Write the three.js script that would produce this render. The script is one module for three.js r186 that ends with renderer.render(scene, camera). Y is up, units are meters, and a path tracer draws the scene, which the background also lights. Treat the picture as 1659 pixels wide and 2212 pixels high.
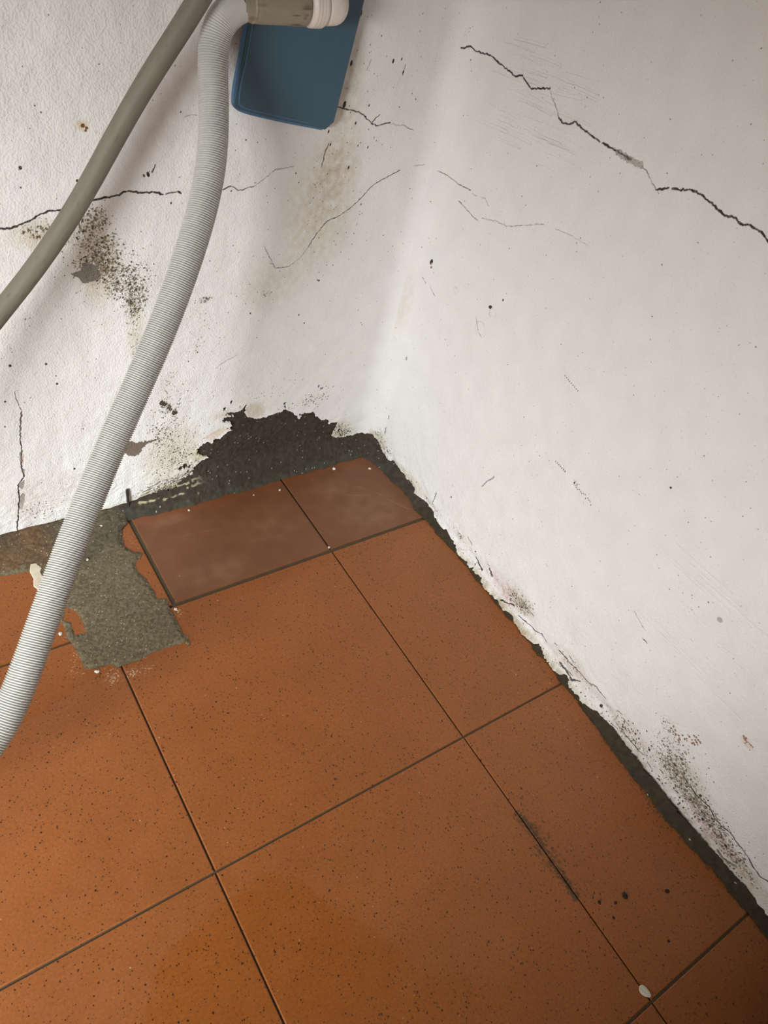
import * as THREE from 'three';
import { mergeGeometries } from 'three/addons/utils/BufferGeometryUtils.js';
import { RoundedBoxGeometry } from 'three/addons/geometries/RoundedBoxGeometry.js';
import { RectAreaLightUniformsLib } from 'three/addons/lights/RectAreaLightUniformsLib.js';

// ---------------------------------------------------------------- camera, sky, lights, exposure
const scene = new THREE.Scene();
const renderer = new THREE.WebGLRenderer({ antialias: true });
renderer.toneMapping = THREE.LinearToneMapping;
renderer.toneMappingExposure = 4.0;
renderer.shadowMap.enabled = true;
RectAreaLightUniformsLib.init();

const camera = new THREE.PerspectiveCamera(68.02, 1659 / 2212, 0.02, 30);
camera.position.set(-0.4291, 0.7575, 0.5196);
camera.up.set(0.27392, 0.68569, -0.67439);
camera.lookAt(-0.4291 + 0.495766, 0.7575 - 0.701535, 0.5196 - 0.511922);

scene.background = new THREE.Color(0.8, 0.9, 1.0);
// daylight that comes in through the window in the left wall
const WIN = { x: -2.3, z0: 0.95, z1: 2.25, y0: 0.7, y1: 2.2 };
const daylight = new THREE.RectAreaLight(new THREE.Color(0.93, 0.98, 0.98), 11.4, WIN.z1 - WIN.z0, WIN.y1 - WIN.y0);
daylight.name = 'window_daylight';
daylight.position.set(WIN.x + 0.005, (WIN.y0 + WIN.y1) / 2, (WIN.z0 + WIN.z1) / 2);
daylight.lookAt(WIN.x + 1, daylight.position.y, daylight.position.z);
scene.add(daylight);

// ---------------------------------------------------------------- helpers
let seed = 7;
const rnd = () => { seed = (seed + 0x6d2b79f5) | 0; let t = Math.imul(seed ^ (seed >>> 15), 1 | seed); t = (t + Math.imul(t ^ (t >>> 7), 61 | t)) ^ t; return ((t ^ (t >>> 14)) >>> 0) / 4294967296; };
const P = new Uint8Array(512), GX = new Float32Array(256), GY = new Float32Array(256), GZ = new Float32Array(256);
{
  const p = [...Array(256).keys()];
  for (let i = 255; i > 0; i--) { const j = Math.floor(rnd() * (i + 1)); [p[i], p[j]] = [p[j], p[i]]; }
  for (let i = 0; i < 512; i++) P[i] = p[i & 255];
  for (let i = 0; i < 256; i++) {
    const a = rnd() * Math.PI * 2, c = rnd() * 2 - 1, s = Math.sqrt(1 - c * c);
    GX[i] = Math.cos(a); GY[i] = Math.sin(a); GZ[i] = c; GX[i] *= 1; GY[i] *= 1; void s;
  }
}
const fade = (t) => t * t * t * (t * (t * 6 - 15) + 10);
function gn(x, y) {                                                    // gradient noise, about -0.7..0.7
  const xi = Math.floor(x), yi = Math.floor(y), fx = x - xi, fy = y - yi, X = xi & 255, Y = yi & 255;
  const a = P[P[X] + Y], b = P[P[X + 1] + Y], c = P[P[X] + ((Y + 1) & 255)], d = P[P[X + 1] + ((Y + 1) & 255)];
  const u = fade(fx), v = fade(fy);
  const n00 = GX[a] * fx + GY[a] * fy, n10 = GX[b] * (fx - 1) + GY[b] * fy, n01 = GX[c] * fx + GY[c] * (fy - 1), n11 = GX[d] * (fx - 1) + GY[d] * (fy - 1);
  const m = n00 + (n10 - n00) * u, n = n01 + (n11 - n01) * u;
  return m + (n - m) * v;
}
function g3(x, y, z) {                                                 // 3-D value noise -1..1
  const xi = Math.floor(x), yi = Math.floor(y), zi = Math.floor(z), u = fade(x - xi), v = fade(y - yi), w = fade(z - zi);
  const h = (i, j, k) => GZ[P[P[P[(xi + i) & 255] + ((yi + j) & 255)] + ((zi + k) & 255)]];
  const l = (a, b, t) => a + (b - a) * t;
  return l(l(l(h(0, 0, 0), h(1, 0, 0), u), l(h(0, 1, 0), h(1, 1, 0), u), v), l(l(h(0, 0, 1), h(1, 0, 1), u), l(h(0, 1, 1), h(1, 1, 1), u), v), w);
}
const clamp = THREE.MathUtils.clamp, sstep = (a, b, x) => { const t = clamp((x - a) / (b - a), 0, 1); return t * t * (3 - 2 * t); };
const table = (x, ...xy) => {                                          // piecewise linear: table(x, x0, y0, x1, y1, ...)
  if (x <= xy[0]) return xy[1];
  for (let i = 2; i < xy.length; i += 2) if (x <= xy[i]) return xy[i - 1] + (xy[i + 1] - xy[i - 1]) * (x - xy[i - 2]) / (xy[i] - xy[i - 2]);
  return xy[xy.length - 1];
};
const names = {};
function numbered(n) { const k = (names[n] = (names[n] ?? -1) + 1); return k ? n + '_' + String(k).padStart(3, '0') : n; }
function shade(o) { o.traverse((m) => { if (m.isMesh) { m.castShadow = true; m.receiveShadow = true; } }); return o; }
function mesh(name, geometry, material, parent, label) {
  const m = new THREE.Mesh(geometry, material);
  m.name = parent ? name : numbered(name);
  if (label) m.userData.label = label;
  (parent ?? scene).add(shade(m));
  return m;
}
function thing(name, label, category, pos = [0, 0, 0], group) {
  const o = new THREE.Group();
  o.name = numbered(name); o.position.set(...pos); o.userData = { label, category };
  if (group) o.userData.group = group;
  scene.add(o);
  return o;
}
function structure(name) { const o = new THREE.Group(); o.name = name; o.userData.kind = 'structure'; scene.add(o); return o; }
function partName(parent, n) { let k = 0; for (const c of parent.children) if (c.name === n || c.name.startsWith(n + '_0')) k++; return k ? n + '_' + String(k).padStart(3, '0') : n; }
const box = (x0, x1, y0, y1, z0, z1) => new THREE.BoxGeometry(x1 - x0, y1 - y0, z1 - z0).translate((x0 + x1) / 2, (y0 + y1) / 2, (z0 + z1) / 2);
const std = (o) => new THREE.MeshStandardMaterial(o);
function dataTexture(data, w, h, srgb) {
  const t = data instanceof Float32Array ? new THREE.DataTexture(data, w, h, THREE.RedFormat, THREE.FloatType) : new THREE.DataTexture(data, w, h, THREE.RGBAFormat);
  t.magFilter = THREE.LinearFilter; t.minFilter = THREE.LinearFilter; t.wrapS = t.wrapT = THREE.RepeatWrapping;
  if (srgb) t.colorSpace = THREE.SRGBColorSpace;
  t.needsUpdate = true;
  return t;
}
// a canvas whose units are millimetres of a surface: column = u, row = v (no flip)
class Sheet {
  constructor(u0, u1, v0, v1, w, h, fill) {
    Object.assign(this, { u0, u1, v0, v1, w, h });
    this.c = document.createElement('canvas'); this.c.width = w; this.c.height = h;
    this.g = this.c.getContext('2d');
    if (fill) { this.g.fillStyle = fill; this.g.fillRect(0, 0, w, h); }
    this.g.setTransform(w / (u1 - u0), 0, 0, h / (v1 - v0), -u0 * w / (u1 - u0), -v0 * h / (v1 - v0));
    this.g.lineCap = this.g.lineJoin = 'round';
  }
  pixels() { return this.g.getImageData(0, 0, this.w, this.h).data; }
  at(px, u, v, ch = 0) {                                               // nearest sample
    const x = clamp(Math.floor((u - this.u0) / (this.u1 - this.u0) * this.w), 0, this.w - 1), y = clamp(Math.floor((v - this.v0) / (this.v1 - this.v0) * this.h), 0, this.h - 1);
    return px[(y * this.w + x) * 4 + ch];
  }
  blob(x, y, rx, ry, color, alpha, turn = 0) {                          // soft-edged patch
    const g = this.g; g.save(); g.translate(x, y); g.rotate(turn); g.scale(rx, ry);
    const f = g.createRadialGradient(0, 0, 0, 0, 0, 1);
    f.addColorStop(0, `rgba(${color},${alpha})`); f.addColorStop(0.55, `rgba(${color},${alpha * 0.6})`); f.addColorStop(1, `rgba(${color},0)`);
    g.fillStyle = f; g.beginPath(); g.arc(0, 0, 1, 0, 7); g.fill(); g.restore();
  }
  dot(x, y, rx, ry, color, turn = 0) { const g = this.g; g.fillStyle = color; g.beginPath(); g.ellipse(x, y, rx, ry, turn, 0, 7); g.fill(); }
  poly(pts, color, jag = 0) {
    const g = this.g; g.fillStyle = color; g.beginPath();
    for (let i = 0; i < pts.length; i += 2) {
      const j = (i + 2) % pts.length, n = jag ? Math.max(1, Math.round(Math.hypot(pts[j] - pts[i], pts[j + 1] - pts[i + 1]) / 1.2)) : 1;
      for (let k = 0; k < n; k++) { const t = k / n, x = pts[i] + (pts[j] - pts[i]) * t + (rnd() - 0.5) * jag, y = pts[i + 1] + (pts[j + 1] - pts[i + 1]) * t + (rnd() - 0.5) * jag; i + k ? g.lineTo(x, y) : g.moveTo(x, y); }
    }
    g.closePath(); g.fill();
  }
}
const wander = (pts, jag = 0.9) => {                                   // a broken line made crooked
  const out = [];
  for (let i = 0; i + 3 < pts.length; i += 2) {
    const dx = pts[i + 2] - pts[i], dy = pts[i + 3] - pts[i + 1], n = Math.max(1, Math.round(Math.hypot(dx, dy) / 2.2));
    for (let k = 0; k < n; k++) { const q = k ? jag : 0; out.push(pts[i] + dx * k / n + (rnd() - 0.5) * q, pts[i + 1] + dy * k / n + (rnd() - 0.5) * q); }
  }
  out.push(...pts.slice(-2));
  return out;
};

// ---------------------------------------------------------------- the plaster surface of the two walls
// Perimeter s runs along the back wall (s < 0, x to the left), round the coved corner and along the right wall (s > 0, z to the front).
const XR = 0.165, ZB = -0.172, RC = 0.03, ARC = RC * Math.PI / 4;
function wallPoint(s) {                                                // [x, z, nx, nz]
  if (s <= -ARC) return [XR - RC + (s + ARC), ZB, 0, 1];
  if (s >= ARC) return [XR, ZB + RC + (s - ARC), -1, 0];
  const a = (s + ARC) / RC;                                            // 0 .. pi/2
  return [XR - RC + RC * Math.sin(a), ZB + RC - RC * Math.cos(a), -Math.sin(a), Math.cos(a)];
}
const sBack = (x) => x - XR + RC - ARC, sRight = (z) => z - ZB - RC + ARC;   // from world x or z (outside the cove) to s
// lower edge of the paint, in mm of (s, y): ragged round the bare patch in the corner
const edge = [];
{
  const back = [-1500, 4, -620, 4, -400, 4, -315, 4, -281, 3, -248, 4, -213, 4, -197, 6, -178, 9, -151, 10, -140, 16, -133, 20, -121, 22, -122, 29, -123, 38, -117, 44, -110, 50, -102, 54, -110, 58, -118, 64, -117, 71, -109, 78, -103, 82, -97, 76, -93, 83, -86, 82, -77, 89, -70, 92, -76, 97, -69, 99, -73, 106, -85, 108, -81, 116, -69, 115, -79, 120, -78, 124, -64, 120, -56, 122, -50, 131, -49, 125, -51, 115, -47, 108, -34, 101, -21, 100, -8, 103, 2, 103, 9, 105, 4, 117, 8, 119, 11, 106, 23, 95, 27, 92, 34, 81, 35, 91, 55, 89, 60, 82, 70, 71, 84, 66, 86, 59, 98, 59, 103, 56, 100, 46, 96, 41, 95, 33, 107, 25, 128, 25, 134, 20];
  const corner = [-10, 21, -2, 21, 8, 20, 16, 16, 24, 15];
  const right = [-130, 13, -112, 11, -101, 9, -68, 8, -37, 7, -18, 6, 12, 4, 55, 2.2, 82, 1.7, 126, 1.5, 160, 1.5, 195, 1.3, 262, 1.5, 300, 1.7, 339, 2.4, 382, 4, 425, 4.2, 461, 5, 507, 5, 545, 5, 587, 5, 640, 5, 1600, 5];
  for (let i = 0; i < back.length; i += 2) edge.push(sBack(back[i] / 1000) * 1000, back[i + 1]);
  edge.push(...corner);
  for (let i = 0; i < right.length; i += 2) edge.push(sRight(right[i] / 1000) * 1000, right[i + 1]);
}
const holes = [-72, 138, 2.2, -81, 129, 2.5, 33, 90, 2, -59, 128, 1.6, 106, 40, 3, 113, 36, 2.2, 104, 49, 1.5, 58, 132, 2, 62, 127, 1.5, 68, 116, 1.8, 110, 30, 1.8, -118, 52, 1.8, -133, 47, 3.5, -139, 45, 3, -127, 44, 2.6, -128, 36, 2, -112, 68, 2, -4, 110, 1.3, -60, 128, 1.2];
function paintField(s, y) {                                            // mm: positive where there is paint, negative where it is gone
  const u = s * 1000, v = y * 1000;
  if (v > 150) return 50;
  let best = 1e9, inside = false;
  const n = edge.length;
  for (let i = 0; i + 3 < n; i += 2) {
    const ax = edge[i], ay = edge[i + 1], bx = edge[i + 2], by = edge[i + 3];
    const lo = Math.min(ax, bx), hi = Math.max(ax, bx);
    if ((ax <= u) !== (bx <= u)) { if (v < ay + (by - ay) * (u - ax) / (bx - ax)) inside = !inside; }
    if (u < lo - 30 || u > hi + 30) continue;
    const dx = bx - ax, dy = by - ay, t = clamp(((u - ax) * dx + (v - ay) * dy) / (dx * dx + dy * dy || 1), 0, 1);
    const d = (u - ax - dx * t) ** 2 + (v - ay - dy * t) ** 2;
    if (d < best) best = d;
  }
  let f = Math.sqrt(best) * (inside ? -1 : 1);
  const rag = u > -330 && u < 40 ? 1 : 0.6;
  f += (gn(u / 5, v / 5) * 2.2 + gn(u / 1.9, v / 1.9) * 3.1) * rag;
  for (let i = 0; i < holes.length; i += 3) {
    const hx = sBack(holes[i] / 1000) * 1000, q = Math.hypot(u - hx, (v - holes[i + 1]) * 0.8) - holes[i + 2] + gn(u / 1.6, v / 3.1) * 2.4;
    if (q < f) f = q;
  }
  return f;
}
function plasterHeight(x, y, z, s, f) {                                // metres out of the wall
  let h = 0.0016 * g3(x * 9, y * 9, z * 9) + 0.0009 * g3(x * 22 + 5, y * 20, z * 22) + 0.00035 * g3(x * 70, y * 60, z * 70 + 9) + 0.00016 * g3(x * 190, y * 170, z * 190);
  if (s > 0) { const low = sstep(0.055, 0.01, y); h += low * (0.0019 * g3(x * 50, y * 80, z * 50 + 3) + 0.0011 * g3(x * 130, y * 150, z * 130) + 0.0005 * g3(x * 300, y * 300, z * 300)) + table(z, -0.02, 0, 0.05, 0.0068, 0.33, 0.0062, 0.4, 0.003, 0.6, 0.002) * Math.pow(clamp(1 - y / 0.02, 0, 1), 2); }
  else { const low = sstep(0.13, 0.02, y) * sstep(0.02, -0.05, s); h += low * (0.0006 * g3(x * 90, y * 110, z * 90) + 0.0004 * g3(x * 230, y * 250, z * 230)); }
  if (f < 8) h += 0.0008 * (1 - f / 8) * (0.6 + 0.6 * g3(x * 160, y * 160, z * 160));    // flakes lift at their edge
  return h;
}
const bareDepth = 0.0026;
const coveOut = (s) => s < 0 ? table(sToX(s), -0.5, 0.014, -0.26, 0.016, -0.215, 0.024, -0.14, 0.0285, 0.16, 0.0285)
  : table(s - ARC + ZB + RC, -0.142, 0.0285, -0.115, 0.014, -0.055, 0.0115, -0.02, 0.013, 0.01, 0.0115, 0.067, 0.0082, 0.15, 0.0074, 0.22, 0.007, 0.3, 0.007, 0.38, 0.0115, 0.437, 0.016, 0.483, 0.018, 0.53, 0.0155, 0.5756, 0.0135, 0.7, 0.0135);
function sToX(s) { return s + XR - RC + ARC; }
function mortarHeight(x, y, z, s) {
  const w = coveOut(s) + 0.0022 * g3(x * 60, 3, z * 60) + 0.001 * g3(x * 200, 9, z * 200), hc = s < 0 ? table(sToX(s), -0.26, 0.012, -0.21, 0.014, -0.12, 0.04, 0.16, 0.034) : table(s, 0, 0.034, 0.05, 0.018, 0.2, 0.014, 0.55, 0.016, 0.65, 0.03, 0.75, 0.02);
  const t = clamp(1 - y / hc, 0, 1);
  return -bareDepth + (w + bareDepth) * Math.pow(t, 1.7) + 0.0009 * g3(x * 60, y * 60, z * 60) + 0.0007 * g3(x * 190, y * 190, z * 190) + 0.0005 * g3(x * 420, y * 420, z * 420);
}
const steps = (a, b, d) => { const n = Math.round((b - a) / d), r = []; for (let i = 0; i < n; i++) r.push(a + (b - a) * i / n); return r; };
const S0 = sBack(-0.62), S1 = sRight(0.73), YT = 0.77;
const cols = [...steps(sBack(WIN.x), S0, 0.04), ...steps(S0, sBack(-0.36), 0.002), ...steps(sBack(-0.36), -0.3, 0.0014), ...steps(-0.3, 0.06, 0.001), ...steps(0.06, S1, 0.0017), ...steps(S1, sRight(3.0), 0.08), sRight(3.0)];
const rows = [...steps(0, 0.03, 0.0008), ...steps(0.03, 0.142, 0.001), ...steps(0.142, YT, 0.0019), ...steps(YT, 2.3, 0.06), 2.3];
const NC = cols.length, NR = rows.length, field = new Float32Array(NC * NR), gridPos = new Float32Array(NC * NR * 3), gridNor = new Float32Array(NC * NR * 3);
for (let i = 0; i < NC; i++) {
  const [x, z, nx, nz] = wallPoint(cols[i]);
  for (let j = 0; j < NR; j++) {
    const k = j * NC + i, y = rows[j], f = (field[k] = paintField(cols[i], y)), h = plasterHeight(x, y, z, cols[i], f);
    gridPos.set([x + nx * h, y, z + nz * h], k * 3);
  }
}
function gridNormals(pos, nor, nc, nr) {
  const a = new THREE.Vector3(), b = new THREE.Vector3(), at = (v, i, j) => v.fromArray(pos, (clamp(j, 0, nr - 1) * nc + clamp(i, 0, nc - 1)) * 3), c = new THREE.Vector3(), d = new THREE.Vector3();
  for (let j = 0; j < nr; j++) for (let i = 0; i < nc; i++) {
    at(a, i + 1, j).sub(at(c, i - 1, j)); at(b, i, j + 1).sub(at(d, i, j - 1));
    a.cross(b).normalize().toArray(nor, (j * nc + i) * 3);
  }
}
gridNormals(gridPos, gridNor, NC, NR);
// Cuts a grid surface along f = 0 and keeps the part where keep(f) > 0; with rim > 0 the cut edge goes down into the wall.
function cutGrid({ pos, nor, nc, f, i0, i1, j0, j1, uv, color, rim = 0, down, level = 0, sign = 1, skip }) {
  const P3 = [], N3 = [], U2 = [], C3 = [], index = [], map = new Map();
  const push = (p, n, u, c) => { P3.push(...p); N3.push(...n); U2.push(...u); if (c) C3.push(...c); return P3.length / 3 - 1; };
  const V = (k) => { if (!map.has(k)) { const p = [pos[k * 3], pos[k * 3 + 1], pos[k * 3 + 2]]; map.set(k, push(p, [nor[k * 3], nor[k * 3 + 1], nor[k * 3 + 2]], uv(p), color && color(k, p))); } return map.get(k); };
  const E = (k, l) => {
    if (k > l) [k, l] = [l, k];
    const key = k * 1e7 + l;
    if (!map.has(key)) {
      const t = (level - f[k]) / (f[l] - f[k]), L = (a, o) => a[k * 3 + o] + (a[l * 3 + o] - a[k * 3 + o]) * t, p = [L(pos, 0), L(pos, 1), L(pos, 2)], n = [L(nor, 0), L(nor, 1), L(nor, 2)];
      map.set(key, push(p, n, uv(p), color && color(k, p)));
    }
    return map.get(key);
  };
  const tri = (a, b, c) => {
    const k = [a, b, c], inn = k.map((q) => (f[q] - level) * sign > 0), n = inn[0] + inn[1] + inn[2];
    if (n === 0) return;
    if (n === 3) { index.push(V(a), V(b), V(c)); return; }
    const r = n === 1 ? inn.indexOf(true) : inn.indexOf(false), p = k[r], q = k[(r + 1) % 3], s = k[(r + 2) % 3], e1 = E(p, q), e2 = E(s, p);
    if (n === 1) index.push(V(p), e1, e2); else index.push(V(q), V(s), e2, V(q), e2, e1);
    if (rim) {
      const [m, o] = n === 1 ? [e1, e2] : [e2, e1], A = P3.slice(m * 3, m * 3 + 3), B = P3.slice(o * 3, o * 3 + 3), D = down(A), F = down(B);
      const X = new THREE.Vector3().fromArray(B).sub(new THREE.Vector3().fromArray(A)).cross(new THREE.Vector3().fromArray(D).sub(new THREE.Vector3().fromArray(A))).normalize().negate().toArray();
      const i1 = push(A, X, uv(A), color && color(p, A)), i2 = push(B, X, uv(B), color && color(p, B)), i3 = push(D, X, uv(A), color && color(p, A)), i4 = push(F, X, uv(B), color && color(p, B));
      index.push(i1, i3, i2, i2, i3, i4);
    }
  };
  for (let j = j0; j < j1; j++) for (let i = i0; i < i1; i++) {
    if (skip && skip(i, j)) continue;
    const a = j * nc + i, b = a + 1, c = a + nc, d = c + 1;
    tri(a, b, d); tri(a, d, c);
  }
  const g = new THREE.BufferGeometry();
  g.setAttribute('position', new THREE.Float32BufferAttribute(P3, 3)); g.setAttribute('normal', new THREE.Float32BufferAttribute(N3, 3)); g.setAttribute('uv', new THREE.Float32BufferAttribute(U2, 2));
  if (color) g.setAttribute('color', new THREE.Float32BufferAttribute(C3, 3));
  g.setIndex(index);
  return g;
}

// ---------------------------------------------------------------- paint on the walls: texture sheets in mm
const TW = 2048, TH = 2048, YB0 = -20, YB1 = 790;
function wallSheets(u0, u1, draw) {
  const mark = new Sheet(u0, u1, YB0, YB1, TW, TH), deep = new Sheet(u0, u1, YB0, YB1, TW, TH, '#000'), dense = new Sheet(u0, u1, YB0, YB1, 1024, 1024, '#000'), stain = new Sheet(u0, u1, YB0, YB1, 1024, 1024, '#fff');
  const crack = (width, strength, pts, tone = '42,36,33') => {
    const q = wander(pts, width > 0.8 ? 1.3 : 1.0);
    for (let i = 0; i + 3 < q.length; i += 2) {
      const w = width * 0.78 * (0.45 + rnd() * 0.95), a = clamp(strength * (0.7 + rnd() * 0.5), 0, 1);
      for (const [sh, st] of [[mark, `rgba(${tone},${a * 0.92})`], [deep, `rgba(255,255,255,${a * 0.8})`]]) {
        sh.g.strokeStyle = st; sh.g.lineWidth = w; sh.g.beginPath(); sh.g.moveTo(q[i], q[i + 1]); sh.g.lineTo(q[i + 2], q[i + 3]); sh.g.stroke();
      }
    }
  };
  const chip = (pts, color, jag = 1.4, depth = 0.35) => { const k = seed; mark.poly(pts, color, jag); seed = k; deep.poly(pts, `rgba(255,255,255,${depth})`, jag); };
  const spot = (x, y, r, color = 'rgba(45,34,28,0.9)', long = 1.3, turn = 1.5) => { mark.dot(x, y, r * long, r, color, turn); mark.dot(x + r * 0.5, y - r * 0.6, r * 0.6, r * 0.5, color); deep.dot(x, y, r * long, r, 'rgba(255,255,255,0.4)', turn); };
  draw({ mark, deep, dense, stain, crack, chip, spot });
  const dp = dense.pixels(), under = new Sheet(u0, u1, YB0, YB1, TW, TH), tones = ['90,78,64', '112,98,78', '78,68,57', '128,114,92', '66,58,50', '146,130,102'];
  for (let i = 0; i < 280000; i++) {                                   // specks where the paint flakes
    const x = u0 + rnd() * (u1 - u0), y = YB0 + rnd() * (YB1 - YB0), d = dense.at(dp, x, y) / 255, big = rnd(), t = tones[Math.floor(rnd() * 6)], turn = rnd() * 3, a = 0.45 + rnd() * 0.5;
    if (rnd() > d * d * 2.3 + 0.012) continue;
    const r = 0.13 + big * big * big * big * 0.9 * (0.4 + d);
    under.dot(x, y, r * (1 + rnd() * 0.8), r, `rgba(${t},${a})`, turn);
    if (r > 0.4) deep.dot(x, y, r * 1.2, r, 'rgba(255,255,255,0.22)', turn);
  }
  mark.g.save(); mark.g.setTransform(1, 0, 0, 1, 0, 0); mark.g.globalCompositeOperation = 'destination-over'; mark.g.drawImage(under.c, 0, 0); mark.g.restore();
  return { mark: mark.pixels(), deep: deep.pixels(), dense, densePx: dense.pixels(), stain, stainPx: stain.pixels() };
}
const BUMP = 0.005;
function wallMaterial(u0, u1, sheets, coarse) {
  const rgba = new Uint8Array(TW * TH * 4), bump = new Float32Array(TW * TH), { mark, deep, dense, densePx, stain, stainPx } = sheets;
  for (let r = 0; r < TH; r++) for (let c = 0; c < TW; c++) {
    const o = r * TW + c, X = u0 + (c + 0.5) / TW * (u1 - u0), Y = YB0 + (r + 0.5) / TH * (YB1 - YB0);
    const [cg, cb] = coarse(X, Y);
    const grain = gn(X / 1.9, Y / 2.7) * 0.6 + gn(X / 0.95 + 40, Y / 1.1) * 0.4, mid = gn(X / 6.5 + 9, Y / 9), wide = gn(X / 24, Y / 31 + 7);
    const d = dense.at(densePx, X, Y) / 255, cn = 0.5 + gn(X / 1.3 + 3, Y / 1.4) * 0.55 + gn(X / 3.6, Y / 3.2 + 11) * 0.45;
    const bare = sstep(0, 0.22, cn - 1.08 + d * 0.72) * 0.8, hazy = d * d * sstep(-0.1, 0.5, gn(X / 2.1 + 80, Y / 2.3) + gn(X / 0.8, Y / 0.8 + 60) * 0.6) * 0.7;
    const fine = sstep(0.80, 0.86, 0.5 + gn(X / 1.0 + 70, Y / 1.05) * 0.62);
    const tone = 0.5 + gn(X / 4.2 + 30, Y / 4.4) * 0.9;
    let R = 235 + wide * 5, G = 233 + wide * 5, B = 230 + wide * 5;
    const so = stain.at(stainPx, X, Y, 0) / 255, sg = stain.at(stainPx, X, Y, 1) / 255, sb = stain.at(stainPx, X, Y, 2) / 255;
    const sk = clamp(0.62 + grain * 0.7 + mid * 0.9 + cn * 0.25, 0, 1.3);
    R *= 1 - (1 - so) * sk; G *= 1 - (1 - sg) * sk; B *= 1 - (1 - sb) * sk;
    R += (150 - R) * hazy; G += (138 - G) * hazy; B += (120 - B) * hazy;
    const fs = fine * cb * 0.7;
    R += (128 - R) * fs; G += (114 - G) * fs; B += (98 - B) * fs;
    const bk = bare * 0.92, br = 78 + tone * 62, bg = 67 + tone * 57, bb = 54 + tone * 50;
    R += (br - R) * bk; G += (bg - G) * bk; B += (bb - B) * bk;
    const ma = mark[o * 4 + 3] / 255;
    R += (mark[o * 4] - R) * ma; G += (mark[o * 4 + 1] - G) * ma; B += (mark[o * 4 + 2] - B) * ma;
    rgba[o * 4] = clamp(R, 0, 255); rgba[o * 4 + 1] = clamp(G, 0, 255); rgba[o * 4 + 2] = clamp(B, 0, 255); rgba[o * 4 + 3] = 255;
    const h = cg * (0.00042 * grain + 0.00026 * mid) + 0.0004 * wide - 0.0005 * bare - fs * 0.0002 - 0.0022 * deep[o * 4] / 255;
    bump[o] = 0.6 + h / BUMP;
  }
  return std({ map: dataTexture(rgba, TW, TH, true), bumpMap: dataTexture(bump, TW, TH), bumpScale: BUMP, roughness: 0.78 });
}
const BU0 = -630, BU1 = 175, RU0 = -175, RU1 = 745;
const backSheets = wallSheets(BU0, BU1, ({ mark, deep, dense, stain, crack, chip, spot }) => {
  // damp stains; blobs where hose and panel shadows fall also paint that shade in
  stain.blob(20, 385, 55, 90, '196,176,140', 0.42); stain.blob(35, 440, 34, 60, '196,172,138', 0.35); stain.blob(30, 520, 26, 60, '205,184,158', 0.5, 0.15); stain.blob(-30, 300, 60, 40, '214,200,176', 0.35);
  stain.blob(-275, 384, 34, 18, '205,176,130', 0.5); stain.blob(-226, 350, 26, 60, '196,168,128', 0.5); stain.blob(-190, 262, 14, 46, '226,212,168', 0.35); stain.blob(-150, 70, 50, 60, '214,202,160', 0.45);
  stain.blob(-300, 60, 50, 40, '232,214,208', 0.5); stain.blob(-150, 12, 70, 14, '196,182,120', 0.7); stain.blob(-112, 62, 16, 16, '186,178,110', 0.6); stain.blob(100, 40, 30, 22, '190,176,132', 0.65); stain.blob(-80, 118, 22, 12, '226,206,186', 0.6);
  stain.blob(-40, 118, 24, 14, '222,206,180', 0.7); stain.blob(-260, 8, 70, 8, '205,188,150', 0.7); stain.blob(-330, 40, 20, 40, '226,206,200', 0.5); stain.blob(-75, 560, 40, 70, '222,206,196', 0.35); stain.blob(-160, 500, 50, 70, '226,212,206', 0.35);
  // where the paint has come off in specks
  dense.g.globalCompositeOperation = 'lighter';
  dense.blob(-226, 400, 24, 22, '255,255,255', 0.5); dense.blob(-224, 366, 30, 36, '255,255,255', 0.5); dense.blob(-232, 344, 26, 20, '255,255,255', 0.4); dense.blob(-236, 372, 46, 44, '255,255,255', 0.32); dense.blob(-203, 345, 44, 40, '255,255,255', 0.4); dense.blob(-188, 316, 40, 44, '255,255,255', 0.38); dense.blob(-214, 322, 44, 30, '255,255,255', 0.3);
  dense.blob(-265, 388, 34, 18, '255,255,255', 0.46); dense.blob(-285, 389, 24, 12, '255,255,255', 0.42); dense.blob(-194, 266, 13, 46, '255,255,255', 0.5); dense.blob(-188, 302, 16, 24, '255,255,255', 0.45);
  dense.blob(-152, 178, 26, 40, '255,255,255', 0.42); dense.blob(-166, 122, 40, 50, '255,255,255', 0.42); dense.blob(-138, 92, 54, 50, '255,255,255', 0.4); dense.blob(-146, 50, 66, 44, '255,255,255', 0.42); dense.blob(-160, 18, 60, 20, '255,255,255', 0.6); dense.blob(-120, 28, 26, 26, '255,255,255', 0.5);
  dense.blob(-112, 292, 9, 7, '255,255,255', 0.75); dense.blob(-118, 276, 30, 30, '255,255,255', 0.3); dense.blob(-36, 290, 9, 6, '255,255,255', 0.62); dense.blob(-120, 230, 40, 40, '255,255,255', 0.28); dense.blob(110, 42, 26, 20, '255,255,255', 0.6); dense.blob(122, 30, 24, 12, '255,255,255', 0.6);
  dense.blob(-270, 6, 60, 7, '255,255,255', 0.55); dense.blob(-320, 30, 30, 30, '255,255,255', 0.3); dense.blob(-300, 44, 60, 50, '255,255,255', 0.22); dense.blob(20, 396, 30, 50, '255,255,255', 0.26); dense.blob(60, 120, 40, 30, '255,255,255', 0.3); dense.blob(-286, 176, 12, 14, '255,255,255', 0.4);
  dense.blob(35, 110, 60, 16, '255,255,255', 0.34); dense.blob(-20, 145, 60, 20, '255,255,255', 0.3); dense.blob(-258, 150, 14, 14, '255,255,255', 0.45);
  // bare render showing through
  chip([-252, 343, -249, 339, -244, 337, -242, 331, -236, 331, -229, 333, -225, 335, -222, 338, -225, 340, -226, 347, -231, 350, -238, 352, -244, 344], 'rgba(122,114,106,0.92)', 2);
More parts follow.
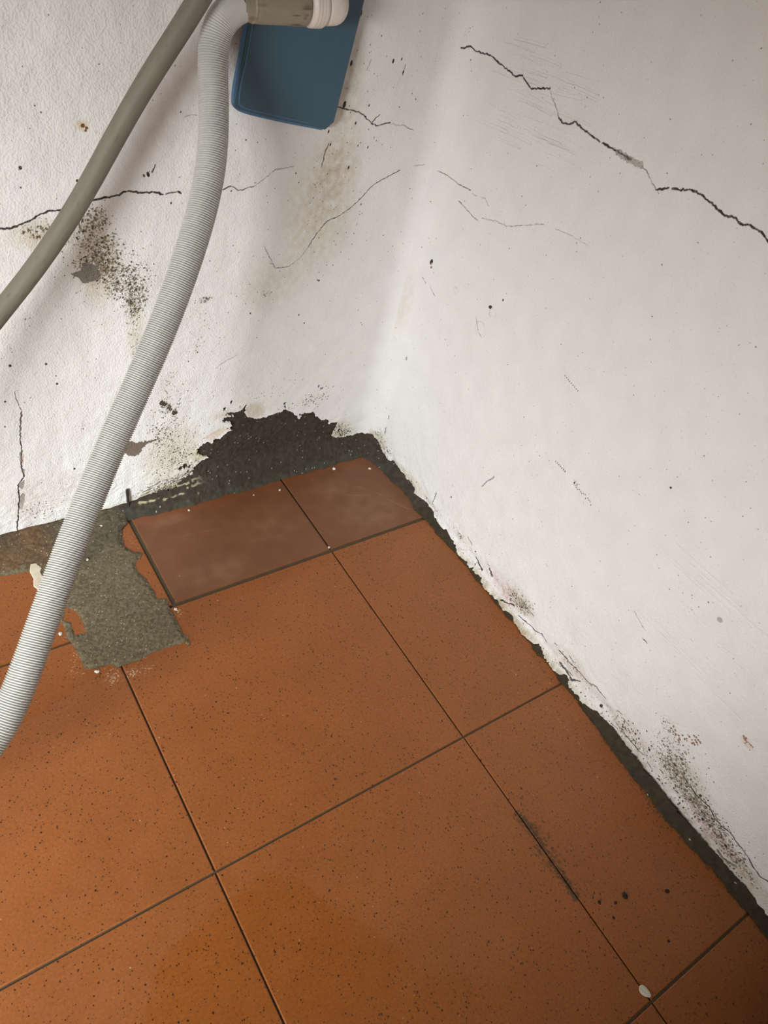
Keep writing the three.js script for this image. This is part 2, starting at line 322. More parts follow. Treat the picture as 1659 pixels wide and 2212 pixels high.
  chip([-215, 104, -204, 111, -193, 107, -176, 106, -167, 105, -183, 101, -190, 94, -194, 87, -205, 88, -212, 96], 'rgba(112,98,84,0.95)', 3.1);
  chip([-167, 160, -163, 163, -159, 161, -156, 157, -158, 155, -163, 157], 'rgba(64,52,40,0.92)', 2.2, 0.5); chip([-155, 156, -151, 150, -149, 145, -152, 146, -156, 151], 'rgba(92,78,60,0.85)', 2.4, 0.4); chip([-149, 144, -144, 143, -143, 138, -148, 137, -150, 140], 'rgba(60,50,38,0.92)', 2.4, 0.5); dense.blob(-155, 150, 20, 12, '255,255,255', 0.45, -0.9);
  chip([-335, 86, -327, 92, -328, 85, -331, 77], 'rgba(160,150,140,0.95)', 0.8); chip([-331, 70, -329, 66, -331, 56, -335, 44, -338, 46, -336, 64], 'rgba(166,154,144,0.9)', 1); chip([-328, 112, -325, 108, -326, 99, -327, 97], 'rgba(140,128,122,0.95)', 0.8); chip([-327, 134, -324, 136, -323, 128, -325, 117, -328, 118], 'rgba(196,178,166,0.9)', 0.8);
  chip([-50, 124, -44, 128, -33, 124, -24, 113, -21, 103, -30, 104, -42, 104, -47, 110], 'rgba(212,202,186,0.6)', 3, 0.1); chip([-108, 88, -94, 96, -78, 100, -74, 96, -84, 88, -98, 82], 'rgba(222,208,190,0.9)', 1.4, 0.1);
  // cracks
  crack(1.5, 0.9, [-330, 392, -308, 394, -300, 393, -290, 396, -284, 398, -272, 404, -266, 406, -256, 406, -241, 410, -224, 413]); crack(1.7, 0.98, [-224, 413, -213, 415, -201, 416, -197, 419, -190, 419, -183, 417, -174, 417, -165, 416, -159, 414]); crack(1.3, 0.8, [-156, 414, -153, 415, -144, 416, -141, 414]);
  crack(0.8, 0.75, [-97, 415, -89, 418, -80, 413, -75, 413, -70, 415, -63, 416]); crack(0.6, 0.5, [-63, 416, -53, 422, -40, 432, -19, 434]);
  crack(0.8, 0.7, [117, 424, 111, 421, 98, 415, 89, 411, 82, 406, 71, 394, 61, 385, 47, 376, 36, 373, 30, 370, 20, 358, 11, 342]); crack(0.5, 0.35, [11, 342, 3, 330, -11, 320]); crack(0.6, 0.5, [-11, 320, -29, 320, -34, 329, -43, 344, -46, 349]);
  crack(1.0, 0.75, [19, 492, 32, 490, 50, 487, 59, 482, 68, 475, 76, 473, 84, 475, 91, 476]); crack(0.5, 0.35, [91, 476, 100, 473, 110, 473]); crack(0.7, 0.6, [110, 473, 116, 470, 125, 467]); crack(1.0, 0.85, [68, 475, 72, 481, 76, 484]);
  crack(0.8, 0.5, [-320, 217, -320, 209, -318, 195, -317, 189], '120,104,92'); crack(1.8, 0.7, [-317, 189, -320, 175, -322, 161, -324, 151], '130,112,104'); crack(1.1, 0.85, [-324, 151, -324, 137, -326, 124, -328, 112, -327, 97]); crack(1.5, 0.9, [-327, 97, -335, 86, -336, 63, -340, 39, -345, 16, -346, 3]);
  crack(0.5, 0.4, [-139, 484, -133, 486, -126, 486]); crack(0.5, 0.4, [135, 428, 143, 429, 148, 430]); crack(0.5, 0.3, [-338, 242, -334, 236, -336, 220]); crack(0.5, 0.35, [-96, 195, -84, 203, -68, 210]);
  // drips and spots of dark paint
  for (const [x, y, r] of [[31, 494, 2.6], [32, 532, 1.9], [34, 575, 2.2], [81, 535, 1.5], [91, 537, 1], [96, 525, 1.2], [17, 468, 1.2], [21, 455, 1.1], [68, 451, 0.9], [55, 453, 0.8], [48, 430, 1.4], [48, 476, 1.1], [61, 493, 0.9], [73, 387, 0.9]]) spot(x, y, r * 0.62, 'rgba(42,24,20,0.95)', 2.2, 1.45);
  crack(0.9, 0.9, [19, 456, 16, 448, 15, 438, 14, 432], '88,58,38'); crack(0.6, 0.6, [97, 532, 96, 522], '60,40,32'); crack(0.5, 0.5, [55, 535, 52, 526], '110,80,60');
  crack(1.4, 0.95, [-166, 443, -169, 436]); spot(-173, 434, 1.3, 'rgba(40,30,26,0.95)', 1.9, 1.9); spot(-177, 433, 0.8, 'rgba(60,48,44,0.9)', 1.9, 1.9);
  for (const [x, y, r] of [[-284, 446, 1.6], [-320, 249, 1.6], [-286, 244, 1.3], [-278, 217, 1.3], [-336, 174, 0.9], [-331, 206, 1.2], [-238, 432, 1.3], [-76, 463, 0.8], [-88, 413, 0.8], [-56, 266, 1.1], [32, 296, 1.2], [10, 253, 1], [-151, 405, 1], [-271, 89, 1.4], [64, 128, 1], [19, 240, 1], [62, 127, 1.2], [58, 132, 1.2], [30, 297, 0.8], [132, 329, 0.6], [114, 345, 0.6], [-16, 427, 0.8], [-143, 415, 0.9]]) spot(x, y, r * 0.75, 'rgba(52,42,36,0.9)');
  for (const [x, y, r] of [[-229, 479, 2], [-226, 477, 1.4], [-227, 475, 1.2]]) spot(x, y, r * 0.7, 'rgba(112,66,34,0.85)', 1.2, 0.4);
  stain.blob(-229, 479, 8, 6, '226,190,140', 0.7);
  for (let i = 0; i < 60; i++) { const y = 150 + rnd() * 420, x = -320 + rnd() * 450; spot(x, y, 0.25 + rnd() * 0.35, 'rgba(70,58,50,0.8)'); }
  for (let i = 0; i < 70; i++) { const y = 300 + rnd() * 260, x = 5 + rnd() * 75; spot(x, y, 0.2 + rnd() * 0.3, 'rgba(96,70,50,0.8)'); }
  for (let i = 0; i < 14; i++) { const y = 60 + rnd() * 110, x = -176 + rnd() * 60; crack(0.5, 0.6, [x, y, x + 6 - rnd() * 10, y - rnd() * 6]); }
  for (let i = 0; i < 26; i++) { const x = -200 + rnd() * 75, y = 2 + rnd() * 26; crack(0.8, 0.7, [x, y, x + 5 + rnd() * 9, y + 1.5 + rnd() * 3], '62,54,40'); }
});
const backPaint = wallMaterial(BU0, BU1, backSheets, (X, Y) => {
  const rough = 1.15 - 0.55 * sstep(-140, 40, X);
  return [rough, 0.4 + 0.6 * sstep(-20, 30, X) * sstep(250, 330, Y)];
});
const rightSheets = wallSheets(RU0, RU1, ({ mark, deep, dense, stain, crack, chip, spot }) => {
  stain.blob(-160, 250, 16, 60, '238,220,210', 0.5); stain.blob(-150, 20, 30, 20, '190,178,140', 0.7); stain.blob(-60, 18, 60, 12, '206,194,160', 0.6); stain.blob(160, 24, 60, 18, '226,200,200', 0.7); stain.blob(190, 34, 34, 20, '196,190,170', 0.55, -0.1);
  stain.blob(300, 24, 60, 20, '226,206,198', 0.6); stain.blob(400, 26, 60, 22, '220,200,190', 0.6); stain.blob(470, 44, 46, 34, '196,180,156', 0.5, -0.2); stain.blob(510, 26, 40, 18, '212,180,186', 0.75); stain.blob(560, 20, 50, 20, '206,186,160', 0.7);
  stain.blob(200, 2, 260, 9, '170,152,118', 0.8); stain.blob(480, 8, 160, 10, '176,160,130', 0.7); stain.blob(540, 30, 20, 10, '216,170,160', 0.5); stain.blob(180, 14, 18, 7, '222,160,168', 0.5);
  dense.g.globalCompositeOperation = 'lighter';
  dense.blob(-146, 32, 20, 22, '255,255,255', 0.55); dense.blob(-120, 20, 30, 14, '255,255,255', 0.6); dense.blob(-60, 16, 50, 10, '255,255,255', 0.55); dense.blob(0, 18, 40, 10, '255,255,255', 0.55); dense.blob(62, 26, 20, 14, '255,255,255', 0.55); dense.blob(100, 10, 60, 6, '255,255,255', 0.4);
  dense.blob(186, 32, 26, 16, '255,255,255', 0.46); dense.blob(206, 36, 16, 22, '255,255,255', 0.5, -0.5); dense.blob(165, 20, 50, 10, '255,255,255', 0.4); dense.blob(300, 30, 50, 14, '255,255,255', 0.34); dense.blob(390, 26, 50, 16, '255,255,255', 0.4); dense.blob(440, 60, 36, 34, '255,255,255', 0.4); dense.blob(470, 46, 40, 28, '255,255,255', 0.5); dense.blob(510, 36, 40, 20, '255,255,255', 0.52); dense.blob(560, 26, 40, 16, '255,255,255', 0.45);
  dense.blob(480, 30, 130, 26, '255,255,255', 0.34); dense.blob(450, 70, 60, 44, '255,255,255', 0.3); dense.blob(540, 44, 60, 26, '255,255,255', 0.3); dense.blob(330, 22, 80, 14, '255,255,255', 0.3); dense.blob(190, 34, 44, 22, '255,255,255', 0.34); dense.blob(90, 22, 50, 12, '255,255,255', 0.3); dense.blob(417, 90, 20, 14, '255,255,255', 0.42); dense.blob(360, 236, 40, 26, '255,255,255', 0.24); dense.blob(300, 10, 260, 5, '255,255,255', 0.4); dense.blob(-162, 565, 8, 14, '255,255,255', 0.45); dense.blob(186, 236, 9, 7, '255,255,255', 0.5); dense.blob(193, 229, 5, 7, '255,255,255', 0.45);
  crack(1.4, 0.9, [-175, 547, -168, 549, -155, 556, -147, 554, -129, 557, -118, 557, -101, 555, -82, 553, -73, 557, -66, 554, -56, 551, -46, 555, -33, 560]); crack(0.7, 0.4, [-31, 557, -18, 548, -11, 542]);
  crack(1.5, 0.8, [-11, 542, -3, 540, 4, 542, 11, 547, 19, 545, 32, 544, 45, 543]); crack(1.8, 0.75, [48, 543, 61, 544, 72, 544, 84, 544]); chip([61, 544, 71, 546, 84, 546, 98, 547, 99, 543, 91, 541, 80, 541, 70, 541], 'rgba(140,131,120,0.5)', 2.4, 0.3); dense.blob(78, 543, 22, 5, '255,255,255', 0.6, 0.05); crack(0.7, 0.45, [98, 544, 104, 543, 113, 538, 121, 534]);
  crack(1.6, 0.85, [121, 534, 127, 537, 132, 541]); crack(1.6, 0.85, [136, 542, 142, 544, 154, 549, 165, 550, 178, 548, 192, 546, 202, 549, 208, 547, 216, 550, 227, 550, 235, 547, 246, 545, 262, 543, 300, 548]);
  crack(0.7, 0.6, [-157, 427, -139, 428, -119, 428, -100, 431]); crack(0.5, 0.45, [-81, 432, -74, 434, -66, 429]); crack(0.5, 0.45, [-96, 429, -88, 430]); crack(0.7, 0.55, [-114, 412, -104, 411, -86, 408, -76, 408]); crack(0.5, 0.45, [-71, 413, -47, 421, -32, 423, -7, 437, 16, 450]); crack(0.5, 0.3, [32, 453, 51, 457, 77, 459]);
  crack(0.6, 0.5, [-180, 432, -174, 427]); crack(0.7, 0.65, [-142, 300, -133, 297]); crack(0.7, 0.65, [-124, 297, -112, 291]); crack(0.6, 0.5, [-33, 310, -25, 299, -16, 294]);
  crack(0.8, 0.7, [76, 35, 88, 31]); crack(2.6, 0.85, [102, 20, 111, 16, 120, 15], '70,64,60'); crack(3.0, 0.8, [129, 27, 137, 20], '76,68,62'); crack(1.6, 0.85, [168, 7, 177, 12, 188, 18]); crack(1, 0.85, [201, 14, 222, 15, 231, 16, 240, 23, 252, 20]); crack(1.1, 0.9, [271, 27, 284, 28, 293, 27, 309, 30, 323, 30, 333, 37, 342, 35]);
  crack(2.4, 0.85, [281, 15, 292, 13, 304, 10, 313, 18], '88,82,78'); crack(1, 0.8, [385, 20, 395, 21, 404, 20, 421, 19]); crack(1.2, 0.9, [467, 50, 477, 49, 485, 46, 494, 48, 502, 50, 512, 45, 525, 45, 530, 48, 544, 47, 557, 45, 569, 40, 577, 38, 585, 43, 600, 46, 630, 44]); crack(3, 0.6, [538, 15, 546, 13, 559, 20], '110,102,96');
  crack(0.8, 0.8, [-140, 77, -139, 71]); crack(1.6, 0.95, [-139, 55, -138, 44]); crack(1.1, 0.95, [-5, 44, -4, 26]); crack(1.6, 0.5, [66, 122, 70, 133, 78, 150], '120,120,118'); crack(0.6, 0.5, [318, 168, 340, 160]); crack(0.8, 0.6, [342, 149, 349, 149]);
  for (let i = 0; i < 9; i++) spot(114 + i * 2.8, 331 - i * 0.4, 0.5, 'rgba(96,92,88,0.75)'); for (let i = 0; i < 7; i++) spot(149 + i * 2.8, 238, 0.5 + i * 0.05, 'rgba(90,88,86,0.75)'); for (let i = 0; i < 14; i++) spot(183 + i * 2.3, 236 - i * 0.5 + (rnd() - 0.5) * 6, 0.55, 'rgba(104,102,100,0.75)');
  for (const [x, y, r] of [[422, 35, 1.5], [489, 51, 1.7], [539, 30, 2.2], [351, 19, 2.4], [507, 27, 1.8], [24, 62, 1.3], [-2, 352, 1.3], [278, 317, 1.2], [183, 236, 1.2], [497, 55, 1.1], [385, 26, 1.1], [400, 34, 1.3], [98, 28, 1.1]]) spot(x, y, r * 0.8, 'rgba(52,46,44,0.92)', 1.2);
  spot(-133, 326, 2.3, 'rgba(62,30,20,0.95)', 1.7, 1.2); spot(-132, 324, 1.1, 'rgba(232,226,214,0.9)', 1.3, 1.2); spot(-131, 320, 1.1, 'rgba(150,100,60,0.8)', 1.6, 0.9); spot(-17, 334, 1.8, 'rgba(72,34,26,0.95)', 1.6, 0.6); mark.dot(-134, 182, 3.4, 2.1, 'rgba(130,122,118,0.5)', 1.3); mark.dot(389, 242, 3, 3, 'rgba(150,142,136,0.6)');
  for (const [x, y] of [[445, 108], [434, 84], [448, 100], [440, 96], [479, 157], [483, 155], [430, 88], [452, 104]]) for (let i = 0; i < 6; i++) spot(x + (rnd() - 0.5) * 9, y + (rnd() - 0.5) * 8, 0.4 + rnd() * 0.6, 'rgba(140,92,54,0.7)');
  stain.blob(481, 156, 9, 6, '226,190,160', 0.7);
  for (let i = 0; i < 70; i++) spot(-150 + rnd() * 760, 40 + rnd() * 500, 0.2 + rnd() * 0.35, 'rgba(90,80,72,0.7)');
  for (let i = 0; i < 90; i++) { const z = 380 + rnd() * 190, y = 14 + rnd() * rnd() * 60; spot(z, y, 0.3 + rnd() * 0.6, 'rgba(70,60,52,0.85)'); }
  for (let i = 0; i < 16; i++) { const z = 120 + rnd() * 430, y = 12 + rnd() * 26; crack(0.8, 0.7, [z, y, z + 4 + rnd() * 8, y + rnd() * 4 - 2]); }
  for (const [z, y, r] of [[-78, 319, 6], [-12, 330, 7], [-22, 302, 11]]) for (let i = 0; i < 9; i++) { const a = rnd() * 6.3; deep.g.strokeStyle = `rgba(255,255,255,${0.1 + rnd() * 0.16})`; deep.g.lineWidth = 0.8; deep.g.beginPath(); deep.g.arc(z, y, r * (0.5 + rnd() * 0.5), a, a + 0.6 + rnd() * 1.2); deep.g.stroke(); }
  // wide strokes of the filling knife beside the corner crack: a relief only
  for (let i = 0; i < 60; i++) { const y = 492 + rnd() * 90, z = -120 + rnd() * 110; deep.g.strokeStyle = `rgba(255,255,255,${0.09 + rnd() * 0.13})`; deep.g.lineWidth = 1.5 + rnd() * 1.5; deep.g.beginPath(); deep.g.moveTo(z, y); deep.g.quadraticCurveTo(z + 15, y + 3, z + 26 + rnd() * 22, y + 2 + rnd() * 5); deep.g.stroke(); }
  for (let i = 0; i < 20; i++) { const y = 150 + rnd() * 210, z = 290 + rnd() * 120; deep.g.strokeStyle = `rgba(255,255,255,${0.04 + rnd() * 0.05})`; deep.g.lineWidth = 1.5 + rnd() * 1.5; deep.g.beginPath(); deep.g.moveTo(z, y); deep.g.lineTo(z + 40 + rnd() * 50, y + 3); deep.g.stroke(); }
});
const rightPaint = wallMaterial(RU0, RU1, rightSheets, (X, Y) => [0.95 + 0.5 * sstep(160, 20, Y), 0.55]);
const plainPaint = std({ color: new THREE.Color('#ebe8e0'), roughness: 0.8 });
const backUV = (p) => [(p[0] * 1000 - BU0) / (BU1 - BU0), (p[1] * 1000 - YB0) / (YB1 - YB0)], rightUV = (p) => [(p[2] * 1000 - RU0) / (RU1 - RU0), (p[1] * 1000 - YB0) / (YB1 - YB0)];

const iC = cols.findIndex((s) => s >= 0), iL = cols.findIndex((s) => s >= S0 - 1e-9), iR = cols.findIndex((s) => s >= S1 - 1e-9), jT = rows.findIndex((y) => y >= YT - 1e-9), jB = rows.findIndex((y) => y >= 0.142);
const wallBack = structure('wall_back'), wallRight = structure('wall_right');
const intoWall = (p) => { const back = p[2] - ZB < XR - p[0]; return back ? [p[0], p[1], p[2] - 0.003] : [p[0] + 0.003, p[1], p[2]]; };
const cut = (o) => cutGrid({ pos: gridPos, nor: gridNor, nc: NC, f: field, ...o });
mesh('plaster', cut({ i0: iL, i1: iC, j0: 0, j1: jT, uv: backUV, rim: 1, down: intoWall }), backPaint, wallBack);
mesh('plaster', cut({ i0: iC, i1: iR, j0: 0, j1: jT, uv: rightUV, rim: 1, down: intoWall }), rightPaint, wallRight);
mesh('plaster_001', cut({ i0: 0, i1: iC, j0: 0, j1: NR - 1, uv: backUV, skip: (i, j) => i >= iL && j < jT }), plainPaint, wallBack);
mesh('plaster_001', cut({ i0: iC, i1: NC - 1, j0: 0, j1: NR - 1, uv: rightUV, skip: (i, j) => i < iR && j < jT }), plainPaint, wallRight);
const brickwork = std({ color: new THREE.Color('#6b5f54'), roughness: 0.95 });
mesh('masonry', box(WIN.x - 0.1, XR + 0.14, -0.1, 2.35, ZB - 0.14, ZB - 0.02), brickwork, wallBack);
mesh('masonry', box(XR + 0.02, XR + 0.14, -0.1, 2.35, ZB - 0.02, 3.1), brickwork, wallRight);

// bare mortar: the patch in the corner and the coved fillet along the foot of both walls
const sandBump = (() => {
  const n = 512, a = new Float32Array(n * n);
  for (let r = 0; r < n; r++) for (let c = 0; c < n; c++) { const u = c / n, v = r / n; a[r * n + c] = 0.5 + 0.3 * gn(u * 128, v * 128) + 0.28 * gn(u * 256 % 256, v * 256 % 256) + 0.2 * gn(u * 32, v * 32); }
  return dataTexture(a, n, n);
})();
const mortarPos = new Float32Array(NC * (jB + 1) * 3), mortarNor = new Float32Array(NC * (jB + 1) * 3);
for (let i = 0; i < NC; i++) {
  const [x, z, nx, nz] = wallPoint(cols[i]);
  for (let j = 0; j <= jB; j++) { const h = mortarHeight(x, rows[j], z, cols[i]); mortarPos.set([x + nx * h, rows[j] * 0.985 + 0.0008, z + nz * h], (j * NC + i) * 3); }
}
gridNormals(mortarPos, mortarNor, NC, jB + 1);
const lin = (r, g, b) => { const c = new THREE.Color().setRGB(r / 255, g / 255, b / 255, THREE.SRGBColorSpace); return [c.r, c.g, c.b]; };
const specks = new Map();
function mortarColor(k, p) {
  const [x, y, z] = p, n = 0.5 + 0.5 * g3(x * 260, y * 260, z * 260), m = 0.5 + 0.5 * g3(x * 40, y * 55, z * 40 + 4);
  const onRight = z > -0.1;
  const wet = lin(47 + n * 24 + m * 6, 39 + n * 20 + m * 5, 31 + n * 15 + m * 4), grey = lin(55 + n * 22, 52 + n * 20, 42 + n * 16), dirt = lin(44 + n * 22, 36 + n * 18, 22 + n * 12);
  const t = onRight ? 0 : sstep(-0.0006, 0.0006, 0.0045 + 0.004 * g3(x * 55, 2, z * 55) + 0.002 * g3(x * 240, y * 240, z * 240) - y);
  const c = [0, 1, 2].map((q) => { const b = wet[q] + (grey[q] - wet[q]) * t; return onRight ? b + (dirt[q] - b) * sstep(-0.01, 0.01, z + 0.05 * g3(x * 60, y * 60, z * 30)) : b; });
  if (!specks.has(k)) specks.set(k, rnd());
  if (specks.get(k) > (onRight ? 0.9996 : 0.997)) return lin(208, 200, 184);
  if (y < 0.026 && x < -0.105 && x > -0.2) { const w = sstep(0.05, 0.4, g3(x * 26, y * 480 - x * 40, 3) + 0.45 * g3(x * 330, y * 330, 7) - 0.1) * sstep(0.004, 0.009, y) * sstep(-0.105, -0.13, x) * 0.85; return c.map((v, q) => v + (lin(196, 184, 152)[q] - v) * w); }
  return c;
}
const mortarUV = (p) => [(p[0] + p[2]) * 12, p[1] * 12];
const mortarMat = std({ vertexColors: true, roughness: 0.82, bumpMap: sandBump, bumpScale: 0.0012 });
const mortarCut = (i0, i1) => cutGrid({ pos: mortarPos, nor: mortarNor, nc: NC, f: field, i0, i1, j0: 0, j1: jB, uv: mortarUV, color: mortarColor, level: 6, sign: -1 });
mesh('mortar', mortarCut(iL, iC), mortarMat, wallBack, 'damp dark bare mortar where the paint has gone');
mesh('mortar', mortarCut(iC, iR), mortarMat, wallRight, 'dark dirty mortar along the foot of the wall');

// ---------------------------------------------------------------- floor: bed, tiles, cement patch
const floor = structure('floor');
const grout = std({ color: new THREE.Color('#4b4130'), roughness: 0.9, bumpMap: sandBump, bumpScale: 0.001 });
mesh('screed', box(WIN.x - 0.1, XR + 0.02, -0.12, -0.0018, ZB - 0.02, 3.1), grout, floor);
const FU0 = -800, FU1 = 175, FV0 = -185, FV1 = 790;
const film = [145, 300, 130, 350, 129, 403, 102, 432, 74, 451, 34, 468, 34, 446, 33, 424, 27, 412, 9, 397, -18, 413, -36, 429, -39, 453, -45, 474, -67, 486, -92, 501, -116, 502, -136, 493, -163, 481, -177, 464, -183, 444, -190, 426, -202, 404, -218, 388, -235, 339, -266, 322, -321, 332, -367, 341, -387, 360, -397, 381, -430, 400, -500, 420, -520, 300, -520, 100, -330, 60, -220, 60, -200, 20, 150, 20];
const tileMat = (() => {
  const paint = new Sheet(FU0, FU1, FV0, FV1, 2048, 2048), pit = new Sheet(FU0, FU1, FV0, FV1, 2048, 2048, '#000'), dust = new Sheet(FU0, FU1, FV0, FV1, 1024, 1024, '#000'), dull = new Sheet(FU0, FU1, FV0, FV1, 1024, 1024, '#000'), mould = new Sheet(FU0, FU1, FV0, FV1, 1024, 1024, '#000');
  for (let i = 0; i < 30000; i++) {
    const x = FU0 + rnd() * (FU1 - FU0), z = FV0 + rnd() * (FV1 - FV0);
    if (z < -2 && x > -214) continue;
    const r = 0.22 + rnd() * rnd() * 0.5 + (rnd() < 0.02 ? 0.25 : 0), a = 0.8 + rnd() * 0.2;
    paint.dot(x, z, r * (1 + rnd() * 0.5), r, `rgba(27,11,6,${a})`, rnd() * 3);
    pit.dot(x, z, r * 1.1, r, 'rgba(255,255,255,0.7)');
  }
  for (let i = 0; i < 330; i++) { const x = FU0 + rnd() * (FU1 - FU0), z = FV0 + rnd() * (FV1 - FV0); paint.dot(x, z, 0.3 + rnd() * 0.4, 0.25 + rnd() * 0.3, `rgba(222,204,190,${0.5 + rnd() * 0.4})`, rnd() * 3); }
  // lime dust: by the cement, and swept over the two smooth tiles
  dust.blob(-305, 60, 34, 16, '255,255,255', 0.8); dust.blob(-280, 66, 26, 12, '255,255,255', 0.7); dust.blob(-217, 10, 9, 10, '255,255,255', 0.8); dust.blob(-340, 20, 20, 50, '255,255,255', 0.5); dust.blob(-227, -100, 12, 40, '255,255,255', 0.55); dust.blob(-330, 140, 60, 90, '255,255,255', 0.25);
  dust.blob(-150, -30, 60, 26, '255,255,255', 0.5); dust.blob(-60, -70, 60, 40, '255,255,255', 0.3); dust.blob(90, -40, 60, 46, '255,255,255', 0.5); dust.blob(60, -100, 40, 24, '255,255,255', 0.4); dust.blob(-170, -130, 40, 10, '255,255,255', 0.6);
  dust.g.strokeStyle = 'rgba(255,255,255,0.7)';
  for (const [w, p] of [[1.6, [92, -96, 112, -78, 128, -48, 143, -24]], [1.1, [70, -84, 100, -70, 124, -52, 146, -22]], [0.8, [40, -100, 84, -96, 106, -80, 124, -62]], [0.9, [82, -150, 94, -139, 106, -123]], [0.6, [20, -128, 50, -126, 74, -120]], [0.6, [-120, -60, -60, -50, -20, -54]], [0.5, [-180, -100, -120, -92, -70, -96]], [0.8, [108, 240, 118, 330, 123, 420]], [0.6, [136, 200, 146, 330, 148, 400]]]) { dust.g.lineWidth = w; dust.g.beginPath(); dust.g.moveTo(p[0], p[1]); for (let i = 2; i < p.length; i += 2) dust.g.lineTo(p[i], p[i + 1]); dust.g.stroke(); }
  for (let i = 0; i < 240; i++) { const x = -205 + rnd() * 350, z = -140 + rnd() * 132; dust.g.lineWidth = 0.4; dust.g.strokeStyle = `rgba(255,255,255,${0.05 + rnd() * 0.14})`; dust.g.beginPath(); dust.g.moveTo(x, z); dust.g.lineTo(x + 6 + rnd() * 14, z + (rnd() - 0.5) * 6); dust.g.stroke(); }
  dull.poly(film, 'rgba(255,255,255,0.9)', 3);
  for (let i = 0; i < film.length; i += 2) dull.blob(film[i], film[i + 1], 14 + rnd() * 14, 10 + rnd() * 10, rnd() < 0.5 ? '255,255,255' : '0,0,0', 0.5);
  // dark mould that creeps out of the joint and along the wall
  for (let i = 0; i < 1100; i++) { const t = rnd(), z = 396 + t * 100, x = table(z, 396, 0, 430, 3, 449, 0, 464, 0, 496, -1) + (rnd() - 0.5) * 26 * rnd() * table(z, 396, 0.7, 440, 1.3, 455, 1.5, 470, 0.5, 496, 0.5); mould.dot(x, z, 0.5 + rnd() * 0.8, 0.4 + rnd() * 0.6, `rgba(255,255,255,${0.2 + rnd() * 0.5})`, rnd() * 3); }
  for (let i = 0; i < 2600; i++) { const z = 330 + rnd() * 330, d = rnd() * rnd() * table(z, 330, 2, 381, 9, 437, 16, 485, 20, 530, 11, 600, 8); mould.dot(158 - d, z, 0.5 + rnd() * 1.1, 0.5 + rnd() * 0.9, `rgba(255,255,255,${0.12 + rnd() * 0.4})`, rnd() * 3); }
  const pp = paint.pixels(), kp = pit.pixels(), dp = dust.pixels(), lp = dull.pixels(), mp = mould.pixels(), N = 2048, rgba = new Uint8Array(N * N * 4), bump = new Float32Array(N * N), rough = new Uint8Array(1024 * 1024 * 4);
  for (let r = 0; r < N; r++) for (let c = 0; c < N; c++) {
    const o = r * N + c, X = FU0 + (c + 0.5) / N * (FU1 - FU0), Z = FV0 + (r + 0.5) / N * (FV1 - FV0), fresh = Z < -1 && X > -215 ? 1 : 0;
    const soft = gn(X / 60 + 3, Z / 60), cloud = gn(X / 17, Z / 17 + 5), grain = gn(X / 1.1, Z / 1.1) * 0.6 + gn(X / 2.6 + 9, Z / 2.6) * 0.5;
    const dl = dull.at(lp, X, Z) / 255;
    let R, G, B;
    if (fresh) { R = 116 + cloud * 7 + grain * 6 + soft * 5; G = 72 + cloud * 6 + grain * 5 + soft * 4; B = 43 + cloud * 6 + grain * 4 + soft * 3; const rim = sstep(-2, 2, -133 + cloud * 14 + grain * 3 - Z) * 0.35; R += (138 - R) * rim; G += (74 - G) * rim; B += (42 - B) * rim; }
    else { R = 139 + grain * 24 + soft * 6 + cloud * 3 + dl * 3; G = 77 + grain * 19 + soft * 4 + cloud * 2 + dl * 4.5; B = 27 + grain * 12 + soft * 3 + cloud * 2 + dl * 10; }
    const dn = clamp(dust.at(dp, X, Z) / 255 * (0.55 + grain * 0.5 + cloud * 0.7), 0, 1), powder = fresh ? dn * 0.42 : sstep(0.3, 0.6, dn + gn(X / 2 + 50, Z / 2) * 0.5) * 0.7;
    R += (205 - R) * powder; G += (186 - G) * powder; B += (172 - B) * powder;
    const ml = clamp(mould.at(mp, X, Z) / 255, 0, 1) * 0.85;
    R += (50 - R) * ml; G += (38 - G) * ml; B += (18 - B) * ml;
    const a = pp[o * 4 + 3] / 255;
    R += (pp[o * 4] - R) * a; G += (pp[o * 4 + 1] - G) * a; B += (pp[o * 4 + 2] - B) * a;
    rgba[o * 4] = clamp(R, 0, 255); rgba[o * 4 + 1] = clamp(G, 0, 255); rgba[o * 4 + 2] = clamp(B, 0, 255); rgba[o * 4 + 3] = 255;
    bump[o] = 0.5 + (0.00003 * grain + 0.00006 * cloud + 0.0001 * soft - 0.00025 * kp[o * 4] / 255) / 0.001;
    if (!(r & 1) && !(c & 1)) { const q = ((r >> 1) * 1024 + (c >> 1)) * 4, v = fresh ? 0.5 + powder * 0.4 : 0.38 + dl * 0.1 + cloud * 0.05 + powder * 0.4 + ml * 0.3; rough[q] = rough[q + 1] = rough[q + 2] = clamp(v, 0, 1) * 255; rough[q + 3] = 255; }
  }
  return new THREE.MeshPhysicalMaterial({ map: dataTexture(rgba, N, N, true), bumpMap: dataTexture(bump, N, N), bumpScale: 0.001, roughnessMap: dataTexture(rough, 1024, 1024), roughness: 1, specularIntensity: 1 });
})();
